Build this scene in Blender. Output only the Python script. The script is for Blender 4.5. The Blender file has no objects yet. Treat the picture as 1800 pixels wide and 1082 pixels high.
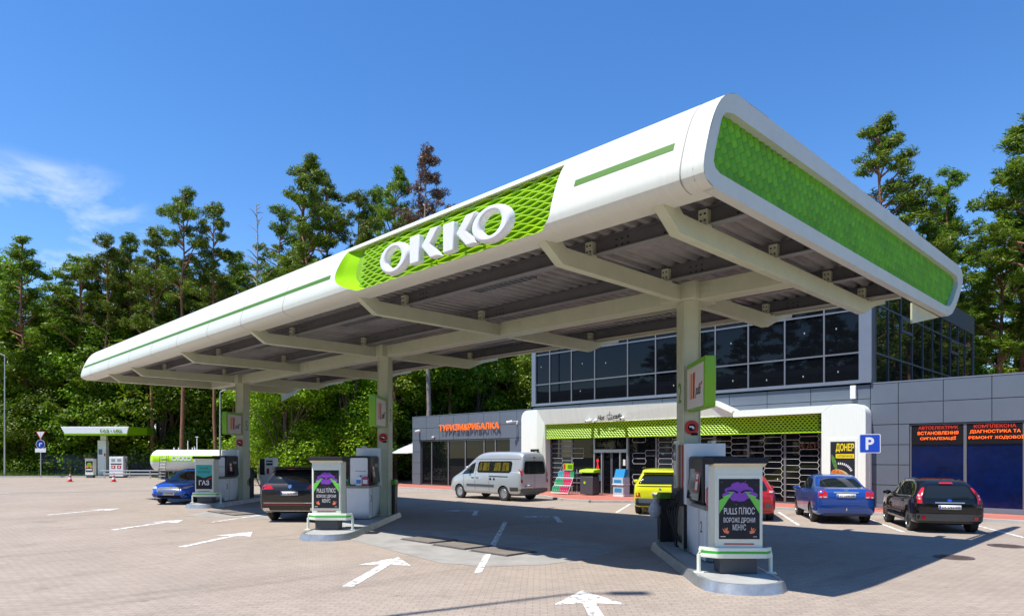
import bpy, bmesh, math, random
from math import radians as rad, sin, cos, pi, atan2, sqrt
from mathutils import Vector, Matrix
from mathutils.bvhtree import BVHTree
S = bpy.context.scene
C = S.collection
# ------------------------------------------------------------------ camera, light, exposure
cam = bpy.data.cameras.new('camera'); camo = bpy.data.objects.new('camera', cam); C.objects.link(camo)
cam.sensor_width = 36; cam.lens = 23.8; cam.shift_y = 0.1439; cam.clip_end = 900; cam.clip_start = 0.1
camo.location = (0, 0, 2.05); camo.rotation_euler = (rad(90), 0, rad(45.36)); S.camera = camo
S.render.resolution_x = 1024; S.render.resolution_y = 615
S.view_settings.view_transform = 'Standard'; S.view_settings.look = 'None'
S.view_settings.exposure = 0.45; S.view_settings.gamma = 1
SUN_EL, SUN_AZ = 65.5, 195.0          # azimuth clockwise from +Y
W = bpy.data.worlds.new('World'); S.world = W; W.use_nodes = True
nt = W.node_tree; N = nt.nodes; L = nt.links; N.clear()
wo = N.new('ShaderNodeOutputWorld'); bg = N.new('ShaderNodeBackground'); sky = N.new('ShaderNodeTexSky')
sky.sky_type = 'NISHITA'; sky.sun_disc = False; sky.sun_elevation = rad(SUN_EL); sky.sun_rotation = rad(SUN_AZ)
sky.air_density = 1.0; sky.dust_density = 0.1; sky.ozone_density = 2.6; sky.altitude = 200
bg.inputs['Strength'].default_value = 0.10
tc = N.new('ShaderNodeTexCoord'); mp = N.new('ShaderNodeMapping'); L.new(tc.outputs['Generated'], mp.inputs['Vector'])
# thin cirrus streaks low in the sky, in world directions
mp.inputs['Rotation'].default_value = (rad(-14), rad(16), rad(-70)); mp.inputs['Scale'].default_value = (1.6, 5.5, 13)
nz = N.new('ShaderNodeTexNoise'); nz.inputs['Scale'].default_value = 1.5; nz.inputs['Detail'].default_value = 8; nz.inputs['Roughness'].default_value = .62
nz.inputs['Distortion'].default_value = .35
L.new(mp.outputs[0], nz.inputs['Vector'])
r1 = N.new('ShaderNodeMapRange'); r1.inputs[1].default_value = .47; r1.inputs[2].default_value = .70; L.new(nz.outputs['Fac'], r1.inputs[0])
def dirmask(dx, dy, dz, lo, hi):
    v = N.new('ShaderNodeVectorMath'); v.operation = 'DOT_PRODUCT'; L.new(tc.outputs['Generated'], v.inputs[0])
    q = Vector((dx, dy, dz)).normalized(); v.inputs[1].default_value = q
    m = N.new('ShaderNodeMapRange'); m.interpolation_type = 'SMOOTHSTEP'; m.inputs[1].default_value = lo; m.inputs[2].default_value = hi
    L.new(v.outputs['Value'], m.inputs[0]); return m.outputs[0]
def mth(op, a, b):
    m = N.new('ShaderNodeMath'); m.operation = op
    for i, x in enumerate((a, b)):
        if isinstance(x, (int, float)): m.inputs[i].default_value = x
        else: L.new(x, m.inputs[i])
    return m.outputs[0]
m1 = dirmask(-1451, 225, 405, .9960, .9993); m2 = dirmask(-1380, 297, 395, .9958, .9994); m3 = dirmask(-1436, 240, 335, .9960, .9996)
msk = mth('MULTIPLY', r1.outputs[0], mth('MINIMUM', mth('ADD', mth('ADD', m1, m2), m3), 1.0))
msk = mth('MULTIPLY', msk, .5)
hs = N.new('ShaderNodeHueSaturation'); hs.inputs['Saturation'].default_value = 1.28; hs.inputs['Value'].default_value = 1.58; hs.inputs['Hue'].default_value = .506
L.new(sky.outputs[0], hs.inputs['Color'])
mx = N.new('ShaderNodeMix'); mx.data_type = 'RGBA'; L.new(msk, mx.inputs[0]); L.new(hs.outputs[0], mx.inputs[6]); mx.inputs[7].default_value = (7.5, 8.2, 9.2, 1)
L.new(mx.outputs[2], bg.inputs['Color']); L.new(bg.outputs[0], wo.inputs['Surface'])
sl = bpy.data.lights.new('sun', 'SUN'); so = bpy.data.objects.new('sun', sl); C.objects.link(so)
sl.energy = 5.0; sl.angle = rad(.5); sl.color = (1, .955, .88)
_e, _a = rad(SUN_EL), rad(SUN_AZ)
sd = Vector((sin(_a)*cos(_e), cos(_a)*cos(_e), sin(_e)))
so.rotation_euler = sd.to_track_quat('Z', 'Y').to_euler(); so.location = (0, -20, 40)

# ------------------------------------------------------------------ materials
def mat(name, col, rough=.5, metal=0., var=0., vscale=3., bump=0., bscale=40., coat=0., spec=.5, stretch=None, emit=0., island=0., alpha=1., trans=0.):
    m = bpy.data.materials.new(name); m.use_nodes = True; t = m.node_tree; n = t.nodes; p = n['Principled BSDF']
    p.inputs['Base Color'].default_value = (*col, 1); p.inputs['Roughness'].default_value = rough; p.inputs['Metallic'].default_value = metal
    p.inputs['Specular IOR Level'].default_value = spec
    if coat: p.inputs['Coat Weight'].default_value = coat; p.inputs['Coat Roughness'].default_value = .04
    if emit: p.inputs['Emission Color'].default_value = (*col, 1); p.inputs['Emission Strength'].default_value = emit
    if trans: p.inputs['Transmission Weight'].default_value = trans
    tc = n.new('ShaderNodeTexCoord'); src = tc.outputs['Object']
    if stretch:
        mp = n.new('ShaderNodeMapping'); mp.inputs['Scale'].default_value = stretch; t.links.new(src, mp.inputs[0]); src = mp.outputs[0]
    out = None
    if var:
        z = n.new('ShaderNodeTexNoise'); z.inputs['Scale'].default_value = vscale; z.inputs['Detail'].default_value = 6; z.inputs['Roughness'].default_value = .65
        t.links.new(src, z.inputs['Vector'])
        r = n.new('ShaderNodeMapRange'); r.inputs[1].default_value = .3; r.inputs[2].default_value = .7; r.inputs[3].default_value = 1-var; r.inputs[4].default_value = 1+var
        t.links.new(z.outputs['Fac'], r.inputs[0]); out = r.outputs[0]
    if island:
        g = n.new('ShaderNodeNewGeometry'); r = n.new('ShaderNodeMapRange'); r.inputs[3].default_value = 1-island; r.inputs[4].default_value = 1+island
        t.links.new(g.outputs['Random Per Island'], r.inputs[0])
        if out:
            k = n.new('ShaderNodeMath'); k.operation = 'MULTIPLY'; t.links.new(out, k.inputs[0]); t.links.new(r.outputs[0], k.inputs[1]); out = k.outputs[0]
        else: out = r.outputs[0]
    if out:
        v = n.new('ShaderNodeVectorMath'); v.operation = 'SCALE'; v.inputs[0].default_value = col; t.links.new(out, v.inputs['Scale'])
        t.links.new(v.outputs[0], p.inputs['Base Color'])
    if bump:
        z = n.new('ShaderNodeTexNoise'); z.inputs['Scale'].default_value = bscale; z.inputs['Detail'].default_value = 4; t.links.new(src, z.inputs['Vector'])
        b = n.new('ShaderNodeBump'); b.inputs['Strength'].default_value = bump; b.inputs['Distance'].default_value = .02
        t.links.new(z.outputs['Fac'], b.inputs['Height']); t.links.new(b.outputs[0], p.inputs['Normal'])
    return m
def leafmat(name, c1, c2, tr=.35, rough=.45):
    m = bpy.data.materials.new(name); m.use_nodes = True; t = m.node_tree; n = t.nodes; p = n['Principled BSDF']
    g = n.new('ShaderNodeNewGeometry'); x = n.new('ShaderNodeMix'); x.data_type = 'RGBA'
    x.inputs[6].default_value = (*c1, 1); x.inputs[7].default_value = (*c2, 1)
    t.links.new(g.outputs['Random Per Island'], x.inputs[0])
    oi = n.new('ShaderNodeObjectInfo'); h = n.new('ShaderNodeHueSaturation')
    r = n.new('ShaderNodeMapRange'); r.inputs[3].default_value = .75; r.inputs[4].default_value = 1.3; t.links.new(oi.outputs['Random'], r.inputs[0])
    r2 = n.new('ShaderNodeMapRange'); r2.inputs[3].default_value = .485; r2.inputs[4].default_value = .515; t.links.new(oi.outputs['Random'], r2.inputs[0])
    t.links.new(x.outputs[2], h.inputs['Color']); t.links.new(r.outputs[0], h.inputs['Value']); t.links.new(r2.outputs[0], h.inputs['Hue'])
    t.links.new(h.outputs[0], p.inputs['Base Color']); p.inputs['Roughness'].default_value = rough; p.inputs['Specular IOR Level'].default_value = .35
    tl = n.new('ShaderNodeBsdfTranslucent'); t.links.new(h.outputs[0], tl.inputs['Color'])
    ms = n.new('ShaderNodeMixShader'); ms.inputs[0].default_value = tr
    t.links.new(p.outputs[0], ms.inputs[1]); t.links.new(tl.outputs[0], ms.inputs[2]); t.links.new(ms.outputs[0], n['Material Output'].inputs['Surface'])
    return m
M = {}
M['shell'] = mat('cream_metal_shell', (.64, .65, .56), .40, .0, .035, 1.2, .10, 9., stretch=(26, 1, .35))
M['frame'] = mat('end_frame_metal', (.55, .58, .52), .42, 0, .05, 2)
M['cream'] = mat('cream_steel', (.50, .52, .37), .45, 0, .07, 2.5, .05, 30)
M['white'] = mat('white_paint', (.78, .79, .78), .35, 0, .04, 4)
M['portal'] = mat('portal_white', (.80, .83, .74), .45, 0, .05, 1.5, .06, 8, stretch=(20, 1, .4))
M['letter'] = mat('white_letter', (.76, .77, .78), .3, 0, .03, 4)
M['green'] = mat('bright_green', (.20, .38, .002), .4, 0, .06, 3)
M['lime'] = mat('lime_green', (.38, .64, .004), .4, 0, .05, 3)
M['dgreen'] = mat('deep_green', (.085, .25, .003), .45, 0, .08, 3)
M['grey'] = mat('grey_steel', (.115, .115, .12), .5, .2, .12, 4)
M['deck'] = mat('corrugated_steel', (.30, .29, .285), .45, .3, .25, 1.1, .1, 20)
M['black'] = mat('black_plastic', (.02, .02, .022), .4, 0, .1, 8)
M['rubber'] = mat('rubber', (.022, .021, .02), .8, 0, .25, 12, .2, 60)
M['dark'] = mat('charcoal', (.065, .07, .08), .45, 0, .08, 5)
M['clad'] = mat('grey_cladding', (.125, .152, .185), .5, .15, .05, 1.3)
M['cladl'] = mat('light_cladding', (.17, .20, .245), .45, .2, .05, 1.3)
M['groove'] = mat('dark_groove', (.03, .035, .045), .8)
M['alu'] = mat('aluminium', (.48, .49, .50), .35, .7, .06, 8)
M['mull'] = mat('grey_mullion', (.17, .18, .195), .4, .3)
M['kerbmetal'] = mat('galvanised_kerb', (.42, .43, .43), .38, .65, .22, 5, .12, 18)
M['conc'] = mat('concrete', (.34, .34, .32), .85, 0, .16, 2.2, .3, 30)
M['plate'] = mat('rusty_plate', (.19, .165, .14), .75, .1, .2, 4, .3, 25)
M['red'] = mat('red', (.5, .015, .015), .4)
M['orange'] = mat('orange_letter', (.85, .16, .01), .4, emit=.35)
M['glow'] = mat('orange_led', (1, .13, .01), .5, emit=.9)
M['glowred'] = mat('red_led', (1, .02, .03), .5, emit=1.6)
M['dimglow'] = mat('dim_led', (.10, .025, .008), .5, emit=.12)
M['darkglow'] = mat('dark_red_led', (.55, .03, .01), .5, emit=.25)
M['ink'] = mat('black_ink', (.010, .010, .012), .8, spec=.15)
M['paper'] = mat('white_paper', (.75, .75, .75), .5)
M['poster'] = mat('poster_dark', (.022, .024, .032), .5, 0, .15, 2, spec=.2)
M['purple'] = mat('poster_purple', (.22, .05, .45), .4)
M['laser'] = mat('poster_green', (.16, .60, .08), .4)
M['yellow'] = mat('yellow', (.85, .66, .02), .4)
M['teal'] = mat('teal', (.03, .38, .34), .4)
M['ember'] = mat('ember_orange', (.75, .20, .08), .5, 0, .5, 30)
M['signblue'] = mat('sign_blue', (.012, .07, .48), .35)
M['bark'] = mat('bark_brown', (.13, .085, .06), .9, 0, .35, 2.5, .5, 14, stretch=(3, 3, .6))
M['pinebark'] = mat('pine_bark_orange', (.22, .105, .055), .85, 0, .35, 3, .5, 14, stretch=(3, 3, .8))
M['greybark'] = mat('bare_grey_bark', (.26, .22, .18), .9, 0, .3, 3)
M['needle'] = leafmat('pine_needles', (.05, .105, .005), (.21, .29, .012), .36)
M['leaf'] = leafmat('broad_leaves', (.07, .155, .002), (.30, .42, .008), .42)
M['leafd'] = leafmat('dark_leaves', (.045, .11, .002), (.21, .32, .006), .38)
M['rust'] = leafmat('dead_needles', (.16, .095, .05), (.26, .17, .10), .15)
M['grass'] = leafmat('grass_blades', (.06, .13, .012), (.22, .27, .05), .3)
def glassmat(name, col, rough=.02, spec=.5, alpha=None):
    return mat(name, col, rough, 0, spec=spec)
M['glass'] = mat('dark_facade_glass', (.004, .005, .007), .015, 0, spec=.22)
M['glass2'] = mat('tower_glass', (.008, .010, .012), .01, 0, spec=1.0)
M['cglass'] = mat('car_glass', (.012, .016, .016), .03, 0, spec=.6)
M['film'] = mat('blue_film', (.001, .007, .055), .2, 0, .35, 2.2, .45, 3.2, spec=.5)

# ------------------------------------------------------------------ mesh helpers
class MB:
    def __init__(s): s.v = []; s.f = []; s.m = []; s.T = None
    def add(s, vs, fs, m=0, T=None):
        o = len(s.v); T2 = T if T is not None else s.T
        for p in vs:
            p = Vector(p); p = T2 @ p if T2 is not None else p
            s.v.append(p)
        for f in fs: s.f.append([o+i for i in f]); s.m.append(m)
        return s
    def box(s, x0, x1, y0, y1, z0, z1, m=0, T=None):
        vs = [(x, y, z) for x in (x0, x1) for y in (y0, y1) for z in (z0, z1)]
        return s.add(vs, [(0,1,3,2),(4,6,7,5),(0,4,5,1),(2,3,7,6),(0,2,6,4),(1,5,7,3)], m, T)
    def prism(s, poly, a0, a1, ax='y', m=0, T=None, mcap=None):
        n = len(poly)
        def P(p, a): return {'x': (a, p[0], p[1]), 'y': (p[0], a, p[1]), 'z': (p[0], p[1], a)}[ax]
        vs = [P(p, a0) for p in poly]+[P(p, a1) for p in poly]
        s.add(vs, [(i, (i+1) % n, n+(i+1) % n, n+i) for i in range(n)], m, T)
        o = len(s.v)-2*n
        for f in (list(range(n))[::-1], list(range(n, 2*n))):
            s.f.append([o+i for i in f]); s.m.append(m if mcap is None else mcap)
        return s
    def tube(s, pts, r, n=8, m=0, r1=None, cap=True, T=None):
        pts = [Vector(p) for p in pts]; vs = []; fs = []; k = len(pts)
        for i, p in enumerate(pts):
            d = (pts[min(i+1, k-1)]-pts[max(i-1, 0)]); d = d.normalized() if d.length > 1e-9 else Vector((0, 0, 1))
            a = d.cross(Vector((0, 0, 1))) if abs(d.z) < .95 else d.cross(Vector((1, 0, 0))); a.normalize(); b = d.cross(a)
            rr = r if r1 is None else r+(r1-r)*i/(k-1)
            for j in range(n):
                t = 2*pi*j/n; vs.append(p+a*cos(t)*rr+b*sin(t)*rr)
        for i in range(k-1):
            for j in range(n): fs.append((i*n+j, i*n+(j+1) % n, (i+1)*n+(j+1) % n, (i+1)*n+j))
        if cap: fs.append(tuple(range(n))[::-1]); fs.append(tuple(range((k-1)*n, k*n)))
        return s.add(vs, fs, m, T)
    def lathe(s, prof, n=20, ax='z', m=0, T=None, off=(0, 0, 0)):
        vs = []; k = len(prof)
        for r, h in prof:
            for j in range(n):
                t = 2*pi*j/n; a, b = r*cos(t), r*sin(t)
                p = {'z': (a, b, h), 'y': (a, h, b), 'x': (h, a, b)}[ax]
                vs.append((p[0]+off[0], p[1]+off[1], p[2]+off[2]))
        fs = [(i*n+j, i*n+(j+1) % n, (i+1)*n+(j+1) % n, (i+1)*n+j) for i in range(k-1) for j in range(n)]
        if prof[0][0] > 1e-6: fs.append(tuple(range(n)))
        if prof[-1][0] > 1e-6: fs.append(tuple(range((k-1)*n, k*n)))
        return s.add(vs, fs, m, T)
    def text(s, st, w=None, h=None, depth=.004, m=0, T=None, at=(0, 0, 0), shear=0, bold=0, align='C', weight=None):
        vs, fs, bw, bh = glyphs(st, shear, bold)
        k = (w/bw) if w else None; kz = (h/bh) if h else k
        if k is None: k = kz
        o = []
        ox = {'C': 0, 'L': bw/2, 'R': -bw/2}[align]
        for x, y, z in vs: o.append((at[0]+(x+ox)*k, at[1]-z*depth, at[2]+y*kz))
        return s.add(o, fs, m, T)
    def build(s, name, mats, parent=None, smooth=False, bevel=0, loc=None, angle=40, sub=0):
        me = bpy.data.meshes.new(name); me.from_pydata([tuple(v) for v in s.v], [], s.f)
        if not isinstance(mats, (list, tuple)): mats = [mats]
        for q in mats: me.materials.append(M[q] if isinstance(q, str) else q)
        me.polygons.foreach_set('material_index', s.m); me.update()
        b = bmesh.new(); b.from_mesh(me); bmesh.ops.recalc_face_normals(b, faces=b.faces); b.to_mesh(me); b.free()
        o = bpy.data.objects.new(name, me); C.objects.link(o)
        if parent is not None: o.parent = parent
        if loc: o.location = loc
        if smooth:
            me.polygons.foreach_set('use_smooth', [True]*len(me.polygons)); me.set_sharp_from_angle(angle=rad(angle))
        if bevel:
            bv = o.modifiers.new('bevel', 'BEVEL'); bv.width = bevel; bv.segments = 2; bv.limit_method = 'ANGLE'; bv.angle_limit = rad(35)
            me.polygons.foreach_set('use_smooth', [True]*len(me.polygons)); me.set_sharp_from_angle(angle=rad(40))
        if sub:
            sb = o.modifiers.new('sub', 'SUBSURF'); sb.levels = sub; sb.render_levels = sub
        return o
_gl = {}
def glyphs(st, shear=0, bold=0):
    key = (st, shear, bold)
    if key in _gl: return _gl[key]
    cu = bpy.data.curves.new('t', 'FONT'); cu.body = st; cu.size = 1; cu.extrude = .5; cu.shear = shear; cu.offset = bold; cu.resolution_u = 3
    ob = bpy.data.objects.new('t', cu); C.objects.link(ob); bpy.context.view_layer.update()
    me = bpy.data.meshes.new_from_object(ob.evaluated_get(bpy.context.evaluated_depsgraph_get()))
    vs = [tuple(v.co) for v in me.vertices]; fs = [list(p.vertices) for p in me.polygons]
    bpy.data.objects.remove(ob); bpy.data.curves.remove(cu); bpy.data.meshes.remove(me)
    x0 = min(v[0] for v in vs); x1 = max(v[0] for v in vs); y0 = min(v[1] for v in vs); y1 = max(v[1] for v in vs)
    vs = [(v[0]-(x0+x1)/2, v[1]-(y0+y1)/2, v[2]) for v in vs]
    _gl[key] = (vs, fs, x1-x0, y1-y0); return _gl[key]
def thing(name, label, cat, loc=(0, 0, 0), rz=0, group=None):
    o = bpy.data.objects.new(name, None); C.objects.link(o); o.empty_display_size = .3
    o.location = loc; o.rotation_euler = (0, 0, rz); o['label'] = label; o['category'] = cat
    if group: o['group'] = group
    return o
def tag(o, label, cat, group=None, kind=None):
    o['label'] = label; o['category'] = cat
    if group: o['group'] = group
    if kind: o['kind'] = kind
    return o
def struct(name, mb, mats, **k):
    o = mb.build(name, mats, **k); o['kind'] = 'structure'; return o
def dup(o, parent=None):
    c = o.copy(); C.objects.link(c)
    if parent is not None: c.parent = parent
    for ch in list(o.children): dup(ch, c)
    return c
def rrect(x0, x1, z0, z1, r, n=5):
    p = []
    for cx, cz, a in ((x1-r, z1-r, 0), (x0+r, z1-r, 90), (x0+r, z0+r, 180), (x1-r, z0+r, 270)):
        for i in range(n+1):
            t = rad(a+90*i/n); p.append((cx+r*cos(t), cz+r*sin(t)))
    return p
E2 = Vector((-.688, .725, 0)); R2 = Vector((.725, .688, 0))
ISR = atan2(.688, .725)
def er(e, r, z=0): return tuple(E2*e+R2*r+Vector((0, 0, z)))
FR = rad(45.36)
def ff(r, f, z=0): return (cos(FR)*r-sin(FR)*f, sin(FR)*r+cos(FR)*f, z)   # forest frame: turned with the tree line
# ------------------------------------------------------------------ ground
def paver_mat(name, c1, c2, mortar, sx=.2, rot=0., dirt=True, bw=.2, rh=.1):
    m = bpy.data.materials.new(name); m.use_nodes = True; t = m.node_tree; n = t.nodes; l = t.links; p = n['Principled BSDF']
    tc = n.new('ShaderNodeTexCoord'); mp = n.new('ShaderNodeMapping'); mp.inputs['Rotation'].default_value = (0, 0, rot); l.new(tc.outputs['Object'], mp.inputs[0])
    b = n.new('ShaderNodeTexBrick'); b.inputs['Color1'].default_value = (*c1, 1); b.inputs['Color2'].default_value = (*c2, 1); b.inputs['Mortar'].default_value = (*mortar, 1)
    b.inputs['Scale'].default_value = 1; b.inputs['Mortar Size'].default_value = .006; b.inputs['Mortar Smooth'].default_value = .3
    b.inputs['Brick Width'].default_value = bw; b.inputs['Row Height'].default_value = rh; b.inputs['Bias'].default_value = 0
    l.new(mp.outputs[0], b.inputs['Vector'])
    def noise(sc, det, lo, hi, a, c, rgh=.6, st=None):
        z = n.new('ShaderNodeTexNoise'); z.inputs['Scale'].default_value = sc; z.inputs['Detail'].default_value = det; z.inputs['Roughness'].default_value = rgh
        if st:
            q = n.new('ShaderNodeMapping'); q.inputs['Scale'].default_value = st; q.inputs['Rotation'].default_value = (0, 0, rad(-46)); l.new(tc.outputs['Object'], q.inputs[0]); l.new(q.outputs[0], z.inputs['Vector'])
        else: l.new(tc.outputs['Object'], z.inputs['Vector'])
        r = n.new('ShaderNodeMapRange'); r.inputs[1].default_value = lo; r.inputs[2].default_value = hi; r.inputs[3].default_value = a; r.inputs[4].default_value = c
        l.new(z.outputs['Fac'], r.inputs[0]); return r.outputs[0]
    def mul(a, c):
        k = n.new('ShaderNodeMath'); k.operation = 'MULTIPLY'; l.new(a, k.inputs[0]); l.new(c, k.inputs[1]); return k.outputs[0]
    f = mul(noise(.35, 5, .3, .7, .90, 1.08), noise(14, 3, .3, .7, .93, 1.06))
    if dirt:
        f = mul(f, noise(2.6, 5, .25, .40, .66, 1.0, .7)); f = mul(f, noise(.9, 6, .54, .72, 1.0, .72, .7, (1, .12, 1))); f = mul(f, noise(.55, 4, .64, .72, 1.0, .80, .6)); f = mul(f, noise(3.2, 6, .62, .74, 1.0, .55, .75, (1, .6, 1)))
        f = mul(f, noise(7, 2, .70, .76, 1.0, .72, .5, (1, .4, 1)))
    v = n.new('ShaderNodeVectorMath'); v.operation = 'SCALE'; l.new(b.outputs['Color'], v.inputs[0]); l.new(f, v.inputs['Scale']); l.new(v.outputs[0], p.inputs['Base Color'])
    p.inputs['Roughness'].default_value = .85; p.inputs['Specular IOR Level'].default_value = .25
    bp = n.new('ShaderNodeBump'); bp.inputs['Strength'].default_value = .5; bp.inputs['Distance'].default_value = .004; bp.invert = True
    l.new(b.outputs['Fac'], bp.inputs['Height']); l.new(bp.outputs[0], p.inputs['Normal'])
    return m
M['paver'] = paver_mat('beige_pavers', (.375, .308, .250), (.33, .272, .22), (.21, .18, .155), rot=rad(-43))
M['redpaver'] = paver_mat('red_pavers', (.50, .165, .12), (.44, .15, .11), (.25, .14, .11), rot=0, dirt=False)
M['soil'] = mat('woodland_soil', (.05, .055, .025), .95, 0, .4, .8)
M['kerb'] = mat('kerb_concrete', (.42, .41, .38), .85, 0, .12, 3)
M['paint'] = mat('worn_white_paint', (.74, .74, .72), .7)
_t = M['paint'].node_tree; _n = _t.nodes; _p = _n['Principled BSDF']
_z = _n.new('ShaderNodeTexNoise'); _z.inputs['Scale'].default_value = 7; _z.inputs['Detail'].default_value = 9; _z.inputs['Roughness'].default_value = .75
_c = _n.new('ShaderNodeTexCoord'); _t.links.new(_c.outputs['Object'], _z.inputs['Vector'])
_r = _n.new('ShaderNodeValToRGB'); _r.color_ramp.elements[0].position = .505; _r.color_ramp.elements[0].color = (.76, .76, .74, 1); _r.color_ramp.elements[1].position = .55; _r.color_ramp.elements[1].color = (.27, .23, .19, 1)
_t.links.new(_z.outputs['Fac'], _r.inputs[0]); _t.links.new(_r.outputs[0], _p.inputs['Base Color'])
b = MB(); b.add([(-400, -400, -.03), (400, -400, -.03), (400, 400, -.03), (-400, 400, -.03)], [(0, 1, 2, 3)]); struct('ground', b, 'soil')
# paved forecourt: up to the verge in the forest frame on the left, up to the building on the right
A0 = ff(-95, 63.5); A1 = ff(-34, 63.8); A2 = ff(-26, 55)
b = MB(); b.prism([(40, -60), (40, 60), (-5, 60), (-36, 60), A2[:2], A1[:2], A0[:2], (-60, -60)], -.4, 0, 'z'); struct('forecourt', b, 'paver')
# concrete apron with steel covers between islands
def sheet(name, pts, z, m):
    b = MB(); b.add([(p[0], p[1], z) for p in pts], [tuple(range(len(pts)))]); return struct(name, b, m)
M['apron'] = mat('apron_concrete', (.30, .285, .26), .85, 0, .2, 1.6, .3, 30)
sheet('concrete_patch', [(-15.2, 8.9), (-12.6, 8.5), (-10.2, 8.1), (-9.2, 8.45), (-8.6, 9.4), (-8.5, 10.6), (-9.0, 12.6), (-11.4, 12.7), (-13.6, 12.0), (-15.4, 11.0)], .004, 'apron')
sheet('concrete_patch', [er(22.6, -11.9)[:2], er(21.5, -8.0)[:2], er(21.0, -6.4)[:2], er(25.0, -6.3)[:2], er(26.6, -8)[:2], er(26.0, -12)[:2]], .004, 'apron')
for i, (x, y) in enumerate([(-13.1, 10.12), (-11.75, 10.03), (-10.42, 10.02), (-23.6, 9.9), (-24.9, 9.9)]):
    b = MB(); w, h = (.62, .46)
    b.box(x-.55, x+.55, y-.42, y+.42, .004, .035); b.box(x-.59, x+.59, y-.46, y+.46, .004, .010, 1)
    o = b.build('inspection_cover', ['plate', 'groove']); tag(o, ['steel inspection cover in the concrete apron, leftmost of the three beside the middle island', 'steel inspection cover in the concrete apron, middle of the three between the islands', 'steel inspection cover crossed by the white line between the islands', 'steel cover in the concrete apron nearest the black SUV', 'steel cover in the concrete apron beside the far island'][i], 'inspection cover', 'steel covers in the apron')
M['manhole'] = mat('cast_iron', (.12, .09, .08), .6, .3, .3, 20, .5, 60)
for i, (x, y) in enumerate([(-3.45, 15.9), (-3.05, 18.75)]):
    b = MB(); b.lathe([(.36, .003), (.36, .012), (.30, .012), (.29, .007), (.0, .007)], 28, off=(x, y, 0))
    for k in range(5): b.box(x-.24, x+.24, y-.21+k*.1, y-.17+k*.1, .007, .014)
    tag(b.build('manhole_cover', 'manhole'), ['round cast iron manhole cover in the paving just outside the canopy shadow', 'round manhole cover in the paving behind the black hatchback'][i], 'manhole cover', 'manhole covers')
# painted markings
def rot2(p, a, o): return (o[0]+p[0]*cos(a)-p[1]*sin(a), o[1]+p[0]*sin(a)+p[1]*cos(a))
ARW = [(-.085, 0), (.085, 0), (.085, 2.15), (.46, 2.05), (0, 3.05), (-.46, 2.05), (-.085, 2.15)]
def arrow(tip, deg, l=1.):
    a = rad(deg); o = (tip[0]+3.05*l*sin(a), tip[1]-3.05*l*cos(a))
    b = MB()
    for q in ([0, 1, 2, 6], [6, 2, 3, 4, 5]): b.add([(*rot2((ARW[i][0]*1.1, ARW[i][1]*l), a, o), .005) for i in q], [tuple(range(len(q)))])
    struct('painted_arrow', b, 'paint')
for tip, d in (((-6.58, 7.99), 46), ((-11.31, 7.95), 40), ((-17.86, 7.83), 37), ((-22.8, 7.75), 36), ((-29.4, 7.65), 30)): arrow(tip, d)
def stripe(p, q, w=.11, name='painted_line', z=.006):
    p = Vector(p); q = Vector(q); d = (q-p).normalized(); n_ = Vector((-d.y, d.x))*w/2
    b = MB(); b.add([(*(p+n_), z), (*(p-n_), z), (*(q-n_), z), (*(q+n_), z)], [(0, 1, 2, 3)]); struct(name, b, 'paint')
stripe((-8.85, 7.9), (-14.97, 14.5), .13)
stripe(er(20.5, -9.9)[:2], er(23.6, -9.3)[:2], .12)
for p, q in (((-14.7, 19.8), (-16.9, 23.75)), ((-8.2, 19.92), (-10.66, 24.1)), ((-5.5, 20.15), (-7.5, 23.6)), ((-2.6, 20.2), (-4.6, 23.7)), ((.2, 20.2), (-1.8, 23.7)), ((-11.4, 19.85), (-13.8, 24.0))): stripe(p, q, .1)
def turn(o, a, k=1.):
    b = MB()
    for q in ([(0, 0), (.16, 0), (.16, 1.9), (0, 1.9)], [(.16, 1.9), (.16, 2.06), (-.55, 2.06), (-.55, 1.9)], [(-.55, 1.68), (-.55, 2.28), (-1.15, 1.98)]):
        b.add([(*rot2((x*k, y*k), rad(a), o), .005) for x, y in q], [tuple(range(len(q)))])
    struct('painted_arrow', b, 'paint')
turn((-13.75, 15.55), 46, 1.0); turn((-17.45, 15.3), 46, 1.0)
for p in ((-43.5, 3.2, -45.5, 6.4), (-41.5, 3.0, -43.6, 6.2)): stripe(p[:2], p[2:], .12)
# raised pavement in front of the building, red pavers with a kerb
K = [(-42, 25.2), (-29.2, 23.5), (-27.5, 23.3), (-22.8, 23.4), (-20.6, 23.2), (-18.9, 23.2), (-17.4, 24.2), (-15.8, 25.2), (8, 25.2)]
K = [(-42, 24.6), (-30, 24.6), (-22.5, 24.5), (-20.2, 23.3), (-18.6, 23.2), (-17.3, 24.3), (-15.6, 25.2), (14, 25.3)]
b = MB(); b.prism(K+[(14, 27.55), (-42, 27.55)], -.02, .1, 'z'); struct('pavement', b, 'redpaver')
b = MB()
for i in range(len(K)-1):
    p, q = Vector(K[i]), Vector(K[i+1]); d = (q-p).normalized(); n_ = Vector((d.y, -d.x))*.14
    b.prism([tuple(p), tuple(q), tuple(q+n_), tuple(p+n_)], -.02, .106, 'z')
struct('kerb', b, 'kerb')
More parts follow.
